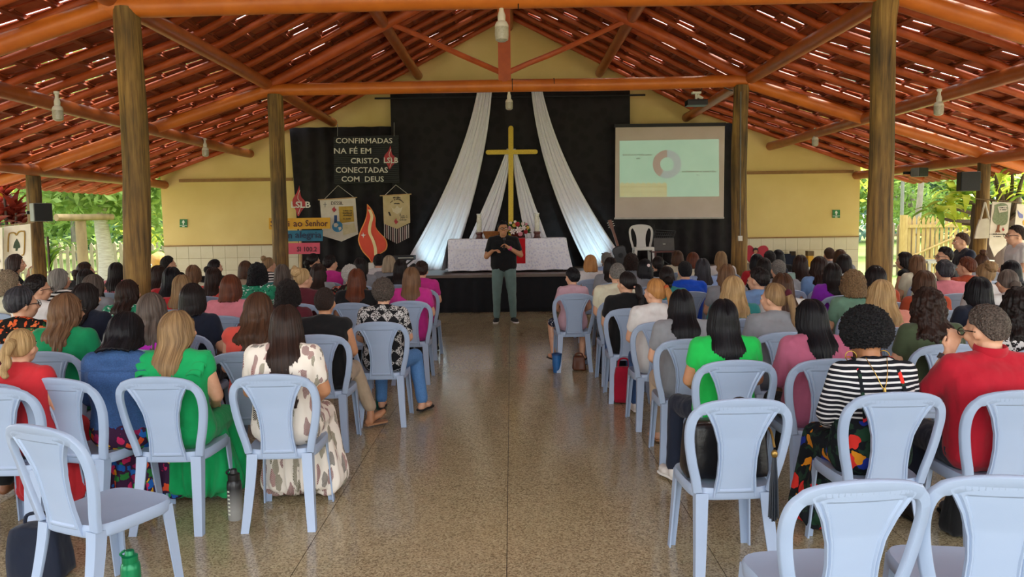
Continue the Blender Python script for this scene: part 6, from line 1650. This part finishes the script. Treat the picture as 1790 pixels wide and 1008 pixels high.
tt = thing('flower_banner', 'cream banner with blue and yellow shapes at the right edge', 'banner', P(1785, 415, DL - .5)); dd = DL - .5
ob('cloth', poly_px([(1778, 356), (1812, 359), (1810, 415), (1790, 425), (1772, 412)], dd, .012), m_canvas, tt, world=True)
ob('blue_shape', poly_px(smp([(1779, 367), (1783, 372), (1788, 375), (1788, 381), (1782, 380), (1780, 374)]), dd - .006, .006), m_ob, tt, world=True)
ob('yellow_shape', poly_px(smp([(1788, 386), (1793, 384), (1795, 392), (1789, 393)]), dd - .006, .006), yl, tt, world=True); ob('blue_shape', poly_px(smp([(1780, 400), (1787, 399), (1788, 410), (1782, 411)]), dd - .006, .006), m_ob, tt, world=True)
# left banner with an open book
tt = thing('book_banner', 'cream banner with an open book and a small tree at far left', 'banner', P(25, 460, 12.0)); dd = 12.0
ob('cloth', poly_px([(6, 396), (53, 391), (56, 468), (6, 472)], dd, .012), m_canvas, tt, world=True)
gold = M('book_gold', '#a8842e', '#8f6e22', 9, .6)
for pts in ([(14, 440), (15, 412), (19, 407), (25, 407), (28.5, 411)], [(28.5, 411), (33, 405), (40, 404), (43, 408), (42, 441), (38, 446)]): line_px(pts, dd - .006, .011, gold, tt, 'book_outline')
ob('painted_tree', poly_px(smp([(29, 417), (33, 424), (35, 432), (31, 434), (30, 438), (27, 438), (27, 434), (23, 433), (25, 424)]), dd - .006, .006), M('painted_green_dark', '#3a4a34', '#2c3a28', 30, .8), tt, world=True)
tt = thing('edge_banner', 'cream banner cut by the left picture edge', 'banner', P(-8, 460, 11.9))
ob('cloth', poly_px([(-30, 400), (4, 397), (5, 470), (-30, 474)], 11.9, .012), m_canvas, tt, world=True); ob('blotch', poly_px([(-12, 450), (-2, 451), (0, 458), (-10, 460)], 11.89, .008), m_ink, tt, world=True)
b = MB(); b.tube([P(-40, 400, 11.95), P(60, 388, 12.1)], .008, 6); tag(ob('banner_line', b, m_line), 'thin cord carrying the cream banners at left', 'cord')
# outdoor table seen between the heads at right
tt = thing('side_bench', 'pale table behind the young man at right', 'table', P(1670, 470, 12.8))
p = P(1665, 456, 12.8); b = MB(); b.box((p.x, 12.8, p.z), (1.1, .5, .04)); ob('table_top', b, m_signw, tt, world=True)
for q in (-.5, .5):
    for w in (-.2, .2): b = MB(); b.box((p.x + q, 12.8 + w, p.z / 2), (.04, .04, p.z)); ob('leg', b, m_signw, tt, world=True)
bpy.data.scenes.remove(TMP)
